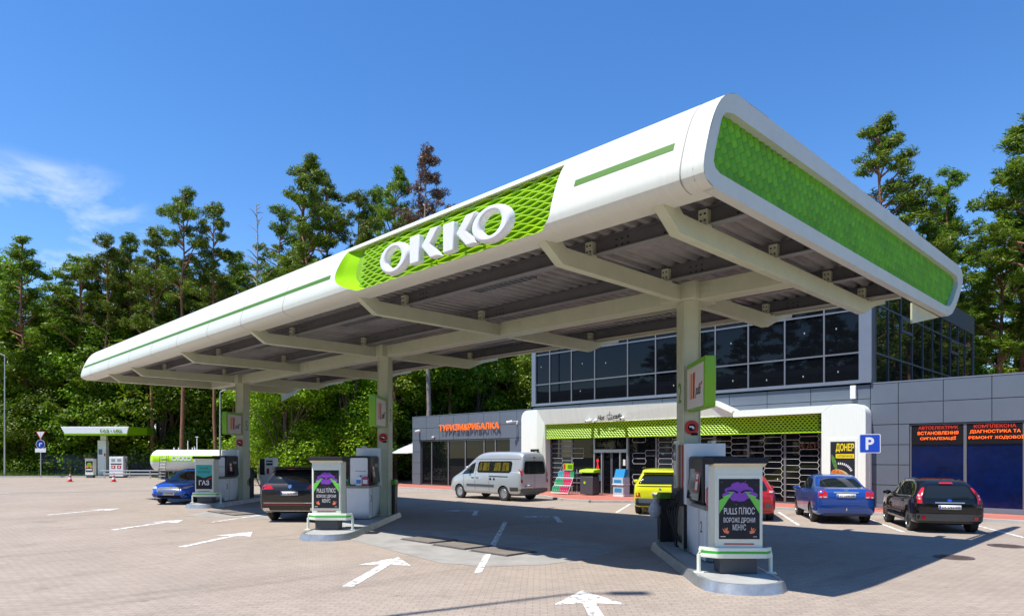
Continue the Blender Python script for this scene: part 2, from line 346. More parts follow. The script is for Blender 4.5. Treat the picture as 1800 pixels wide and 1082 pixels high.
# verge kerb on the far side and grass strip behind it
b = MB(); d = Vector(A1[:2])-Vector(A0[:2]); n_ = Vector((-d.y, d.x)).normalized()
b.prism([A0[:2], A1[:2], tuple(Vector(A1[:2])+n_*.2), tuple(Vector(A0[:2])+n_*.2)], -.03, .13, 'z'); struct('verge_kerb', b, 'kerb')
random.seed(3)
b = MB()
for i in range(16000):
    r = random.uniform(-62, -27); f = random.uniform(63.9, 68.5) if r < -36 else random.uniform(64, 66.5)
    x, y, _ = ff(r, f); h = random.uniform(.12, .42)*(1.5 if random.random() < .15 else 1)*(1.3 if r < -46 else .8); a = random.uniform(0, pi); w = .03
    dx, dy = cos(a)*w, sin(a)*w; lx, ly = random.uniform(-.12, .12), random.uniform(-.12, .12)
    b.add([(x-dx, y-dy, -.03), (x+dx, y+dy, -.03), (x+lx, y+ly, h)], [(0, 1, 2)])
o = b.build('grass', 'grass'); tag(o, 'rough green and yellow grass verge in front of the grey fence', 'grass', kind='stuff')

# ------------------------------------------------------------------ canopy
XN, XF = -4.38, -35.9                   # near and far end of the canopy
PF = [(8.30, 5.52), (8.0, 5.50), (7.88, 5.52), (7.77, 5.57), (7.73, 5.63), (7.72, 5.70), (7.74, 5.83), (7.80, 6.02), (7.88, 6.24), (7.98, 6.45), (8.06, 6.58), (8.17, 6.71), (8.30, 6.82), (8.46, 6.90), (8.60, 6.94)]
can = thing('fuel_canopy', 'long cream and green fuel canopy on three columns with big white letters in front', 'canopy', (-7.45, 12.5, 0))
OFF = Matrix.Translation((7.45, -12.5, 0))
def cb():
    b = MB(); b.T = OFF; return b
def shell(xa, xb, prof):           # xa, xb : functions of profile height or numbers
    vs = []; fs = []
    for j, (y, z) in enumerate(prof):
        a = xa(z) if callable(xa) else xa; c = xb(z) if callable(xb) else xb
        vs += [(a, y, z), (c, y, z)]
    for j in range(len(prof)-1): fs.append((2*j, 2*j+1, 2*j+3, 2*j+2))
    return vs, fs
ZB, ZT = 5.41+.10, 6.56
def dens(prof):
    o = []
    for (a, c), (d, e) in zip(prof, prof[1:]):
        for k in range(4): o.append((a+(d-a)*k/4, c+(e-c)*k/4))
    return o+[prof[-1]]
# smooth the front profile a little
PD = dens(PF)
for _ in range(3): PD = [PD[0]]+[((a[0]+2*p[0]+c[0])/4, (a[1]+2*p[1]+c[1])/4) for a, p, c in zip(PD, PD[1:], PD[2:])]+[PD[-1]]
ZRB, ZRT = 5.56, 6.64                 # recess bottom and top on the profile
def interpY(z):
    for (a, c), (d, e) in zip(PD[6:], PD[7:]):
        if c <= z <= e: return a+(d-a)*(z-c)/(e-c)
    return PD[-1][0]
def xl(z):   # left edge of the recess (rounded lower corner)
    t = (z-ZRB)/(ZRT-ZRB)
    return -13.55+.95*(1-min(1, t/.5))**2.1+.15*max(0, t-.6)
def xr(z):
    t = (z-ZRB)/(ZRT-ZRB); return -7.0-.02*t-.22*(1-min(1, t/.2))**2
i0 = max(i for i, p in enumerate(PD) if p[1] <= ZRB and i < len(PD)*.6); lo = PD[:i0+1]+[(interpY(ZRB), ZRB)]
mid = [(interpY(ZRB+(ZRT-ZRB)*k/16), ZRB+(ZRT-ZRB)*k/16) for k in range(17)]
hi = [(interpY(ZRT), ZRT)]+[p for p in PD if p[1] > ZRT]
b = cb()
for args in ((XF, -13.3, lo), (-13.3, -6.9, lo), (-6.9, XN, lo), (XF, xl, mid), (xr, XN, mid), (XF, -13.4, hi), (-13.4, -7.0, hi), (-7.0, XN, hi)):
    b.add(*shell(*args))
# flat top behind the front edge and the inner lip
b.add([(XF, 8.6, 6.94), (XN, 8.6, 6.94), (XN, 9.6, 6.96), (XF, 9.6, 6.96)], [(0, 1, 2, 3)])
b.add([(XF+.25, 8.30, 5.52), (XN-.25, 8.30, 5.52), (XN-.25, 8.30, 6.0), (XF+.25, 8.30, 6.0)], [(0, 1, 2, 3)])
o = b.build('front_fascia', 'shell', can, smooth=True, angle=30)
# grey joint lines of the fascia sheets
M['seam'] = mat('seam_grey', (.30, .30, .26), .8)
for x in (-4.72, -15.9, -18.4, -20.8, -23.4, -26, -28.6, -31.4, -34.2):
    b = cb(); vs, fs = shell(x-.009, x+.009, [(p[0]-.003, p[1]) for p in PD]); b.add(vs, fs); b.build('fascia_joint', 'seam', can)
# green slots: surface strips, their green darkened to stand for shade inside a recess
M['slotshade'] = mat('slot_green_shaded', (.055, .17, .003), .6)
for xa, xb, z0, z1 in ((-6.60, -4.88, 6.09, 6.20), (-35.7, -13.75, 6.02, 6.12)):
    b = cb(); pr = [(interpY(z0+(z1-z0)*k/3)-.004, z0+(z1-z0)*k/3) for k in range(4)]; b.add(*shell(xa, xb, pr))
    b.build('green_slot', 'slotshade', can)
M['flank'] = mat('matt_lime', (.27, .56, .006), .8, spec=.1)
# recessed sign panel
b = cb()
yb = 8.24
BK = [(8.05, ZRB), (8.08, 5.9), (8.15, 6.3), (8.26, ZRT)]
def backy(z):
    for (a, c), (d, e) in zip(BK, BK[1:]):
        if z <= e: return a+(d-a)*(z-c)/(e-c)
    return BK[-1][0]
def xlb(z): return xl(z)+.40
b.add(*shell(xlb, -6.9, [(backy(p[1]), p[1]) for p in mid]), 0)
b.build('sign_panel', 'green', can)
b = cb()
vs = []; fs = []
for y, z in mid:                       # curved left flank
    for k in range(7):
        t = k/6; vs.append((xl(z)+.40*t, y+(backy(z)-y)*(t**.55), z))
for j in range(len(mid)-1):
    for k in range(6): fs.append((7*j+k, 7*j+k+1, 7*j+k+8, 7*j+k+7))
b.add(vs, fs); b.build('sign_flank', 'flank', can, smooth=True)
b = cb()                               # bottom and top returns of the recess
yb0 = interpY(ZRB); yt0 = interpY(ZRT)
b.add([(-12.7, yb0, ZRB), (-7.1, yb0, ZRB), (-6.95, 8.10, ZRB+.01), (-12.2, 8.10, ZRB+.01)], [(0, 1, 2, 3)])
b.add([(-13.5, yt0, ZRT), (-6.95, yt0, ZRT), (-6.95, 8.30, ZRT), (-13.5, 8.30, ZRT)], [(0, 1, 2, 3)])
b.add([(xr(z), y, z) for y, z in mid]+[(xr(z)+.02, backy(z), z) for y, z in mid], [(k, k+1, k+18, k+17) for k in range(16)])
b.build('recess_return', 'shell', can)
# lattice of the sign panel: wavy slats meeting in stretched hexagons, denser towards both ends
b = cb()
def lattice(xa, xb, rows, phase):
    n = 0
    xs = []; x = xa
    z0, z1 = ZRB+.03, ZRT-.03
    rh = (z1-z0)/rows
    L0 = abs(xb-xa); sgn = 1 if xb > xa else -1
    d = 0; nodes = [0.]
    while d < L0:
        w = .12+.42*(d/L0)**1.2; d += w; nodes.append(min(d, L0))
    for j in range(rows+1):
        zc = z0+rh*j
        for i in range(len(nodes)-1):
            da = nodes[i]; dc = nodes[i+1]
            up = 1 if (i+j) % 2 else -1; a = rh*.5
            xa_, xc_ = xa+sgn*da, xa+sgn*dc
            flat = (xc_-xa_)*.22
            pts = [(xa_, zc-up*a*.5), (xa_+flat, zc-up*a*.5), (xc_, zc+up*a*.5)]
            for (p, q), (r, s) in zip(pts, pts[1:]):
                t = .011; yy = backy(q)-.07; yy2 = backy(s)-.07
                if not (z0-.02 <= q <= z1+.02 and z0-.02 <= s <= z1+.02): continue
                b.add([(p, yy, q-t), (r, yy2, s-t), (r, yy2, s+t), (p, yy, q+t), (p, yy+.05, q+t), (r, yy2+.05, s+t), (p, yy+.05, q-t), (r, yy2+.05, s-t)],
                      [(0, 1, 2, 3), (3, 2, 5, 4), (0, 6, 7, 1)])
lattice(-12.85, -10.1, 14, 0); lattice(-7.0, -10.1, 14, 1)
b.build('sign_lattice', 'lime', can)
# four white letters, bevelled
def letter(name, fn):
    b = cb(); fn(b); return b.build(name, 'letter', can, bevel=.025)
YL0, YL1 = 7.50, 7.78
def ring(b, x0, x1, z0, z1, lean=.0):
    n = 40; vs = []; cx, cz = (x0+x1)/2, (z0+z1)/2; rx, rz = (x1-x0)/2, (z1-z0)/2
    for y, ko, ki in ((YL0+.07, 1.0, .50), (YL0, .90, .60), (YL1, 1.0, .50)):
        for k in range(n):
            t = 2*pi*k/n; vs.append((cx+rx*ko*cos(t), y, cz+rz*ko*sin(t)))
        for k in range(n):
            t = 2*pi*k/n; u = rx*ki*.98*cos(t); v = rz*ki*1.15*sin(t); vs.append((cx+u+.10*v, y, cz+v))
    def L_(r, k): return r*n+k % n
    fs = []
    for k in range(n):
        fs += [(L_(2, k), L_(2, k+1), L_(3, k+1), L_(3, k)), (L_(0, k), L_(0, k+1), L_(2, k+1), L_(2, k)), (L_(1, k), L_(3, k), L_(3, k+1), L_(1, k+1)),
               (L_(0, k), L_(4, k), L_(4, k+1), L_(0, k+1)), (L_(1, k), L_(1, k+1), L_(5, k+1), L_(5, k)), (L_(4, k), L_(5, k), L_(5, k+1), L_(4, k+1))]
    b.add(vs, fs)
def bar(b, x0, x1, z0, z1): b.prism([(x0, z0), (x1, z0), (x1, z1), (x0, z1)], YL0, YL1)
def chev(b, x0, x1, z0, z1):
    zm = (z0+z1)/2; w = (x1-x0)
    b.prism([(x0, zm), (x0+w*.50, z1), (x1, z1), (x0+w*.48, zm), (x1, z0), (x0+w*.50, z0)], YL0, YL1)
def O1(b): ring(b, -11.50, -10.52, 5.58, 6.20)
def K1(b): bar(b, -10.46, -10.16, 5.64, 6.16); chev(b, -10.10, -9.56, 5.64, 6.18)
def K2(b): bar(b, -9.48, -9.18, 5.64, 6.16); chev(b, -9.12, -8.58, 5.64, 6.18)
def O2(b): ring(b, -8.72, -7.74, 5.58, 6.20)
YL0, YL1 = 7.60, 7.74
letter('sign_letter', O1); letter('sign_letter', K1)
K2o = letter('sign_letter', K2); K2o.location.x = .02
letter('sign_letter', O2)
for ob in [o for o in can.children if o.name.startswith('sign_letter')]: pass
b = cb()
for x in (-10.3, -9.75, -9.3, -8.8):
    b = cb(); b.box(x-.03, x+.03, 7.74, 8.12, 5.85, 5.91); b.build('letter_bracket', 'alu', can)
# ends
OUT = [(8.0, 5.50), (7.77, 5.57), (7.72, 5.70), (7.75, 5.87), (7.86, 6.16), (8.02, 6.51), (8.16, 6.70), (8.32, 6.84), (8.60, 6.94), (12, 6.97), (16, 6.98), (20.75, 7.0), (21.0, 6.95), (21.17, 6.82), (21.15, 6.62), (20.73, 6.17), (20.35, 5.85), (20.05, 5.65), (19.63, 5.53), (16, 5.51), (12, 5.50)]
INN = [(8.14, 5.73), (8.02, 5.77), (7.98, 5.84), (7.99, 5.91), (8.07, 6.15), (8.18, 6.44), (8.23, 6.52), (8.32, 6.59), (8.52, 6.64), (12, 6.68), (16, 6.69), (20.4, 6.70), (20.58, 6.66), (20.64, 6.55), (20.58, 6.42), (20.22, 6.07), (20.0, 5.9), (19.8, 5.80), (19.4, 5.75), (16, 5.74), (12, 5.73)]
def end(x, sgn, OUT=OUT, INN=INN):
    n = len(OUT)
    b = cb(); t = .14*sgn
    vs = [(x, *p) for p in OUT]+[(x, *p) for p in INN]+[(x+t, *p) for p in INN]+[(x+t*1.1, *p) for p in OUT]
    b.add(vs, [(i, (i+1) % n, n+(i+1) % n, n+i) for i in range(n)]+[(n+i, n+(i+1) % n, 2*n+(i+1) % n, 2*n+i) for i in range(n)]+[(i, (i+1) % n, 3*n+(i+1) % n, 3*n+i) for i in range(9, n)]+[(2*n+i, 2*n+(i+1) % n, 3*n+(i+1) % n, 3*n+i) for i in range(n)])
    b.build('end_frame', 'frame' if sgn < 0 else 'cream', can)
    b = cb(); xx = x+t*.96; b.add([(xx, *p) for p in INN], [tuple(range(n))])
    b.build('end_panel', 'dgreen', can)
    b = cb(); b.add([(x+t*1.12, *p) for p in OUT], [tuple(range(n))]); b.build('end_backing', 'cream', can)
    return
end(XN, -1)
cl = lambda P, m: [(min(y, m-(.0 if z > 6 else .35)), z) for y, z in P]
end(XF, 1, cl(OUT, 18.6), cl(INN, 18.2))
# faceted scale lining of the near end panel
from mathutils.geometry import intersect_point_tri_2d
def inside(p, poly):
    c = False; n = len(poly)
    for i in range(n):
        (x1, y1), (x2, y2) = poly[i], poly[(i+1) % n]
        if (y1 > p[1]) != (y2 > p[1]) and p[0] < (x2-x1)*(p[1]-y1)/(y2-y1)+x1: c = not c
    return c
b = cb(); s_ = .115; xx = XN-.13
rowh = s_*1.5; colw = s_*sqrt(3)
for j in range(int(1.1/rowh)+3):
    for i in range(int(13/colw)+2):
        cy = 7.95+i*colw+(colw/2 if j % 2 else 0); cz = 5.70+j*rowh
        if not any(inside((cy+dy, cz+dz), INN) for dy, dz in ((.07, 0), (-.07, 0), (0, .07), (0, -.07))): continue
        hx = [(cy+s_*.97*cos(rad(30+60*k)), cz+s_*.97*sin(rad(30+60*k))) for k in range(6)]
        hgt = [0.010, .06, 0.010, .06, 0.010, .06]
        vs = [(xx+.034, cy, cz)]+[(xx+hgt[k]*.4, *hx[k]) for k in range(6)]
        b.add(vs, [(0, 1, 2, 3), (0, 3, 4, 5), (0, 5, 6, 1)])
M['scale'] = mat('green_scales', (.11, .36, .001), .5, 0, .1, 2, island=.16, spec=.3)
b.build('end_scales', 'scale', can)
# deck: corrugated sheets, top skin
b = cb(); pts = []; x = XN-.2; prof = [(0, 0), (.09, 0), (.13, .075), (.23, .075), (.27, 0)]
while x > XF+.3:
    for dx, dz in prof[:-1]: pts.append((x-dx, 5.80+dz))
    x -= .27
vs = [(p[0], 8.3, p[1]) for p in pts]+[(p[0], 16.45, p[1]) for p in pts]; n = len(pts)
b.add(vs, [(i, i+1, n+i+1, n+i) for i in range(n-1)]); b.build('corrugated_deck', 'deck', can)
b = cb(); b.box(XF+.3, XN-.25, 9.4, 16.5, 6.6, 6.95); b.build('roof_skin', 'white', can)
# rear edge trim and triangular closing sheets
b = cb(); b.box(XF+.2, XN-.2, 16.42, 16.56, 5.50, 5.66); b.box(XF+.2, XN-.2, 16.50, 16.56, 5.66, 6.6); b.build('rear_trim', 'cream', can)
for x, yy in ((XN-.2, 19.6), (XF+.2, 18.2)):
    b = cb(); b.prism([(17.3, 5.52), (yy, 5.52), (yy-.1, 5.50), (17.3, 5.05)], x-.02, x+.02, 'x'); b.build('closing_sheet', 'cream', can)
# main beam
b = cb()
b.box(-32.6, -5.3, 12.28, 12.72, 5.2, 5.55)
b.build('main_beam', 'cream', can, bevel=.012)
for x in (-7.0, -7.9, -12.3, -13.4, -18.0, -19.0, -23.4, -24.4, -29, -30):
    b = cb(); b.prism(rrect(x-.16, x+.16, 5.28, 5.47, .03), 12.268, 12.29); b.build('access_plate', 'cream', can, bevel=.006)
# outriggers
LOW = [(8.02, 5.50), (8.46, 5.20), (16.0, 5.20), (16.42, 5.38), (16.72, 5.50), (17.35, 5.60)]
UPP = [(17.35, 5.78), (16.75, 5.78), (16.2, 5.50), (8.55, 5.50), (8.2, 5.66), (8.02, 5.66)]
LOW = [(8.02, 5.50), (8.46, 5.20), (16.08, 5.19), (16.5, 5.36), (16.75, 5.45), (17.45, 5.61)]
UPP = [(17.45, 5.78), (16.84, 5.77), (16.28, 5.51), (8.55, 5.50), (8.3, 5.68), (8.02, 5.68)]
OX = (-5.25, -7.45, -12.95, -18.5, -23.95, -29.5, -32.6)
for x in OX:
    b = cb(); b.prism(LOW+UPP, x-.085, x+.085, 'x'); b.build('outrigger', 'cream', can, bevel=.008)
for x in (-7.45, -18.5, -29.5):
    b = cb(); b.box(x-.42, x+.42, 12.08, 12.92, 5.19, 5.56); b.build('column_head', 'cream', can, bevel=.02)
# purlins with bracket plates and bolts
PY = [9.35, 11.75, 14.2, 16.2]
M['flange'] = mat('flange_grey', (.22, .22, .225), .45, .2)
for y in PY:
    b = cb(); b.box(XF+.35, XN-.2, y-.09, y+.09, 5.53, 5.545, 1); b.box(XF+.35, XN-.2, y-.09, y+.09, 5.785, 5.80); b.box(XF+.35, XN-.2, y-.008, y+.008, 5.545, 5.785)
    for x in OX:
        for k in range(3):
            for z in (5.61, 5.71): b.box(x+.5+k*.12, x+.53+k*.12, y-.02, y-.008, z-.014, z+.014, 2); b.box(x-.5-k*.12, x-.47-k*.12, y-.02, y-.008, z-.014, z+.014, 2)
    b.build('purlin', ['grey', 'flange', 'black'], can)
for x in OX:
    for y in PY:
        b = cb(); b.box(x-.075, x+.075, y-.115, y-.10, 5.5, 5.76); b.box(x+.065, x+.075, y-.10, y+.02, 5.5, 5.76)
        for dx in (-.035, .035):
            for z in (5.59, 5.69): b.box(x+dx-.013, x+dx+.013, y-.127, y-.115, z-.013, z+.013, 1)
        b.build('bracket_plate', ['cream', 'black'], can)
for x0, x1 in zip(OX[:-1], OX[1:]):
    if abs(x1-x0) < 3: continue
    b = cb(); xm = (x0+x1)/2
    b.box(x1+.3, x0-.3, 9.62, 9.68, 5.60, 5.67); b.build('conduit', 'mull', can)
    b = cb(); b.box(x1+.3, x0-.3, 14.5, 14.56, 5.60, 5.67); b.build('conduit', 'mull', can)
    for y in (9.78, 14.75):
        b = cb(); b.box(xm-.85, xm+.85, y-.16, y-.13, 5.60, 5.66); b.box(xm-.85, xm+.85, y+.13, y+.16, 5.60, 5.66)
        for k in range(12): b.box(xm-.84+k*.15, xm-.80+k*.15, y-.13, y+.13, 5.60, 5.65)
        b.box(xm-.8, xm+.8, y-.1, y+.1, 5.67, 5.72, 1)
        if x0 == -5.25: b.box(xm-.1, xm+.05, y-.16, y+.16, 5.59, 5.60, 2); b.box(xm+.45, xm+.55, y-.16, y+.16, 5.59, 5.60, 2)
        b.build('ceiling_lamp', ['mull', 'white', 'yellow'], can)
# columns, turned with the islands
CT = []
for x, dg in ((-7.45, '2'), (-18.5, '3'), (-29.5, '5')):
    T = OFF @ Matrix.Translation((x, 12.5, 0)) @ Matrix.Rotation(ISR, 4, 'Z')
    b = MB(); b.T = T; b.box(-.165, .165, -.33, .33, .1, 5.2)
    for sx in (-1, 1): b.box(sx*.165-.012, sx*.165+.012, -.36, -.32, .1, 5.19)
    o = b.build('column', 'cream', can, bevel=.012)
    b = MB(); b.T = T
    side = -1 if dg == '2' else 1
    b.text(dg, h=.42, depth=.006, T=T @ Matrix.Rotation(rad(90*side), 4, 'Z') @ Matrix.Translation((0, -.17, 3.35)))
    q = b.build('column_number', 'dgreen', o)
M['shopglass'] = mat('lighter_shop_glass', (.018, .028, .034), .03, 0, spec=.5)  # slightly lighter glass colour for some of the shop windows
M['hexhole'] = mat('hexagon_void', (.015, .09, .002), .8)
M['hexline'] = mat('frosted_line', (.50, .50, .48), .6)
M['stickerblue2'] = mat('pale_blue_notice', (.05, .12, .16), .4)
M['portalsh'] = mat('portal_cream', (.80, .84, .71), .5, 0, .06, 1.2, stretch=(14, 1, .3))
M['dark2'] = mat('anthracite', (.075, .085, .11), .4, .2)
# ------------------------------------------------------------------ islands (local x = r, y = e)
M['decal'] = mat('halftone_ink', (.03, .035, .05), .5)
def island(e0, rc, label, ll, lr, w=.68):
    t = thing('pump_island', label, 'pump island', er(e0, rc), ISR, 'pump islands under the canopy')
    def outline(g):
        o = [(w-g, lr-g*.2), (w-g, .95)]
        for k in range(9):
            a = rad(0-180*k/8); o.append(((w-g)*cos(a)*(1 if k in (0, 8) else 1), .62+(.62-g)*sin(a)*1.0 if 0 < k < 8 else .75))
        o += [(-w+g, .95), (-w+g, ll-g*.2)]
        return o
    a = outline(0); c = outline(.055); n = len(a)
    b = MB(); b.add([(*p, 0) for p in a]+[(*p, .15) for p in c]+[(*p, .15) for p in outline(.12)]+[(*p, .11) for p in outline(.13)],
                    [(i, (i+1) % n, n+(i+1) % n, n+i) for i in range(n)]+[(n+i, n+(i+1) % n, 2*n+(i+1) % n, 2*n+i) for i in range(n)]+[(2*n+i, 2*n+(i+1) % n, 3*n+(i+1) % n, 3*n+i) for i in range(n)])
    b.build('kerb_rim', 'kerbmetal', t, smooth=True, angle=35)
    b = MB(); b.prism(outline(.12), .0, .138, 'z'); b.build('island_top', 'conc', t)
    return t
island(10.0, 3.22, 'kerbed pump island nearest the camera with the big poster cabinet', 4.9, 6.4)
island(16.0, -5.12, 'kerbed pump island in the middle of the forecourt beside the dark SUV', 5.0, 6.6)
island(25.75, -13.05, 'kerbed pump island farthest left beside the bright blue saloon', 4.9, 6.4)
# poster cabinets
M['roofdark'] = mat('cabinet_roof', (.02, .022, .028), .6, spec=.25)
def cabinet(e, r, kind, label, ground=.14, frame=None, group='poster cabinets on the island noses'):
    loc = er(e, r, ground) if frame is None else frame[0]; rz = ISR if frame is None else frame[1]
    t = thing('poster_cabinet', label, 'poster cabinet', loc, rz, group)
    b = MB(); b.box(-.30, .30, .02, .40, 0, .26); b.build('plinth', 'dark', t, bevel=.01)
    b = MB(); b.prism([(0, .26), (.46, .26), (.46, 1.76), (.02, 1.76), (0, 1.72)], -.38, .38, 'x'); b.build('housing', 'cream' if False else 'cabinet', t, bevel=.015)
    b = MB(); b.prism([(-.11, 1.785), (-.10, 1.88), (.48, 1.88), (.5, 1.76), (.02, 1.77)], -.44, .44, 'x'); b.build('roof', 'roofdark', t, bevel=.008)
    b = MB(); b.prism([(-.09, 1.784), (.1, 1.784), (.1, 1.72), (.0, 1.735)], -.415, .415, 'x'); b.build('soffit', 'soffit', t)
    b = MB(); b.box(-.355, .355, -.012, 0, .54, 1.60); b.build('poster_frame', 'cabinet', t, bevel=.005)
    if kind != 'lpg':
        b = MB(); b.box(-.24, .24, -.006, .0, .475, .495); b.build('slot', 'red', t)
    p = MB(); p.box(-.325, .325, -.018, -.012, .565, 1.535)
    po = p.build('poster', 'poster', t)
    y = -.0185
    def L_(mm, fn, name='poster_print'):
        q = MB(); fn(q); q.build(name, mm, po)
    if kind == 'drone':
        def cloud(q):
            rnd = random.Random(4)
            for k, (cx, cz, rx, rz) in enumerate([(0, 1.36, .15, .10), (-.12, 1.35, .11, .06), (.12, 1.35, .10, .06), (-.19, 1.27, .08, .05), (.21, 1.27, .08, .05), (0, 1.27, .2, .07), (-.04, 1.42, .09, .06), (.06, 1.42, .08, .055), (.02, 1.22, .09, .05), (-.08, 1.22, .06, .04)]):
                n = 22; q.add([(cx+rx*cos(2*pi*i/n)*(1+.06*sin(7*i)), y-.0004*k, cz+rz*sin(2*pi*i/n)*(1+.06*cos(5*i))) for i in range(n)], [tuple(range(n))])
        L_('purple', cloud)
        def beams(q):
            for s in (-1, 1):
                q.add([(s*x, y-.006, z) for x, z in ((.11, 1.30), (.16, 1.235), (.325, .97), (.325, 1.19), (.25, 1.23), (.27, 1.25), (.19, 1.28))], [tuple(range(7))])
                q.add([(s*x, y-.007, z) for x, z in ((.08, 1.335), (.12, 1.30), (.165, 1.31), (.18, 1.345), (.165, 1.325), (.12, 1.32))], [tuple(range(6))])
        L_('laser', beams)
        def brow(q):
            for s in (-1, 1): q.add([(s*x, y-.0065, z) for x, z in ((.03, 1.30), (.09, 1.335), (.2, 1.335), (.19, 1.35), (.09, 1.355), (.02, 1.325))], [tuple(range(6))])
        L_('ink', brow)
        def words(q):
            q.text('PULLS ПЛЮС', w=.49, h=.11, depth=.001, at=(0, y, 1.02), bold=.002)
            q.text('ВОРОЖІ ДРОНИ', w=.50, h=.095, depth=.001, at=(0, y, .865), bold=.0)
            q.text('МІНУС', w=.21, h=.095, depth=.001, at=(0, y, .755), bold=.0)
            for x, z in ((-.28, 1.48), (.27, 1.44), (.1, 1.5), (-.05, 1.12), (.06, 1.1), (.24, .9), (-.27, 1.05)): q.box(x-.003, x+.003, y-.001, y, z-.003, z+.003)
            q.box(-.30, -.22, y-.001, y, .60, .612); q.box(.22, .28, y-.001, y, .60, .608)
        L_('paper', words, 'lettering')
        def emb(q):
            for s in (-1, 1):
                q.add([(s*x, y-.001, z) for x, z in ((.16, .69), (.20, .71), (.23, .70), (.27, .74), (.255, .70), (.24, .665), (.20, .655), (.17, .65))], [tuple(range(8))])
                q.add([(s*x, y-.001, z) for x, z in ((.19, .76), (.21, .73), (.24, .75), (.23, .71), (.20, .70), (.185, .72))], [tuple(range(6))])
        L_('ember', emb)
    elif kind == 'gas':
        L_('teal', lambda q: q.add([(x, y, z) for x, z in ((-.325, 1.535), (.325, 1.535), (.325, 1.12), (0, 1.01), (-.325, 1.12))], [tuple(range(5))]))
        L_('ink', lambda q: (q.text('НА ЦІЙ', w=.34, h=.09, depth=.001, at=(0, y-.001, 1.40), bold=.0), q.text('КОЛОНЦІ', w=.46, h=.09, depth=.001, at=(0, y-.001, 1.25), bold=.0)), 'lettering')
        L_('paper', lambda q: q.text('ГАЗ', w=.42, h=.2, depth=.001, at=(0, y, .82), bold=.03), 'lettering')
        L_('red', lambda q: q.add([(x, y, z) for x, z in ((.1, .95), (.3, 1.04), (.27, .97), (.16, .93))], [(0, 1, 2, 3)]))
    else:
        L_('green', lambda q: q.add([(.22*cos(2*pi*i/16), y, 1.2+.22*sin(2*pi*i/16)) for i in range(16)], [tuple(range(16))]))
        L_('ember', lambda q: [q.add([(s*x, y-.001, z) for x, z in ((.05, .9), (.28, .92), (.3, 1.15), (.14, 1.1))], [(0, 1, 2, 3)]) for s in (-1, 1)])
        L_('paper', lambda q: q.box(-.26, .26, y-.002, y, .70, .82))
    return t
M['cabinet'] = mat('cabinet_cream', (.74, .78, .66), .4, 0, .04, 3)
M['soffit'] = mat('soffit_cream', (.70, .66, .50), .5)
cabinet(11.05, 3.31, 'drone', 'cream poster cabinet with purple cloud poster on the island nearest the camera')
cabinet(17.2, -5.32, 'drone', 'cream poster cabinet with purple cloud poster beside the dark SUV')
cabinet(26.8, -13.25, 'gas', 'cream poster cabinet with teal and dark poster beside the blue car facing the camera')
def guard(e, r, label, wl=.58, wr=.58, open_=True):
    t = thing('guard_rail', label, 'guard rail', er(e, r, .14), ISR, 'guard rails at the island noses')
    b = MB(); b.prism([(-wl, .10), (-wl+.25, -.08), (wr-.12, -.08), (wr, .06), (wr, .10), (wr-.12, -.035), (-wl+.25, -.035), (-wl+.04, .12)], .26, .43, 'z'); b.build('rail_plate', 'cabinet', t, bevel=.008)
    b = MB(); b.add([(-wl+.03, .075, .335), (-wl+.25, -.083, .335), (-wl+.25, -.083, .375), (-wl+.03, .075, .375)], [(0, 1, 2, 3)]); b.add([(-wl+.25, -.083, .335), (wr-.12, -.083, .335), (wr-.12, -.083, .375), (-wl+.25, -.083, .375)], [(0, 1, 2, 3)])
    b.add([(wr-.12, -.083, .335), (wr-.02, .035, .335), (wr-.02, .035, .375), (wr-.12, -.083, .375)], [(0, 1, 2, 3)])
    b.build('stripe', 'lime' if False else 'stripeg', t)
    for x in (-wl, wr):
        b = MB(); s = 1 if x < 0 else -1
        b.tube([(x, .1, 0), (x, .1, .30), (x+s*.02, .1, .37), (x+s*.06, .08, .40)], .032, 8)
        b.box(x-.075, x+.075, .02, .18, 0, .012)
        for dx in (-.05, .05): b.box(x+dx-.012, x+dx+.012, .04, .065, .012, .03)
        b.build('post', 'cabinet', t, smooth=True)
M['stripeg'] = mat('stripe_green', (.03, .42, .03), .4)
guard(11.05, 3.27, 'cream guard rail with a green stripe in front of the nearest poster cabinet')
guard(17.2, -5.25, 'cream guard rail with a green stripe in front of the poster cabinet beside the SUV')
guard(26.8, -13.2, 'cream guard rail with a green stripe in front of the teal poster cabinet')
# dispensers
def halftone(b, side, x, y0, y1, z0, z1):     # printed dot pattern on a side face
    rows = 26; cols = 30
    for i in range(cols):
        for j in range(rows):
            u = i/cols; v = j/rows
            y = y1-(y1-y0)*u+((j % 2)*.5)*(y1-y0)/cols; z = z0+(z1-z0)*v
            s = .0135*max(0, 1.15-(u*1.0+v*1.25)); 
            if s < .0022: continue
            b.add([(x, y-s, z), (x, y, z-s*1.5), (x, y+s, z), (x, y, z+s*1.5)], [(0, 1, 2, 3)])
def hoses(b, sx, y0, seed):
    rnd = random.Random(seed)
    for k in range(5):
        y = y0+.04+k*.10
        x = sx*.45
        p = [(x, y, 1.02), (sx*(.50+.03*k), y-.02, .80), (sx*(.52), y-.05+rnd.uniform(-.05, .05), .45), (sx*(.46), y+rnd.uniform(-.05, .05), .22), (sx*.40, y+.05, .19), (sx*.36, y+.08, .5), (sx*.34, y+.02, 1.0)]
        pts = []
        for i in range(len(p)-1):
            for t in (0, .25, .5, .75):
                a = Vector(p[max(i-1, 0)]); q = Vector(p[i]); c = Vector(p[i+1]); d = Vector(p[min(i+2, len(p)-1)])
                pts.append(.5*((2*q)+(-a+c)*t+(2*a-5*q+4*c-d)*t*t+(-a+3*q-3*c+d)*t**3))
        b.tube(pts, .022, 6)
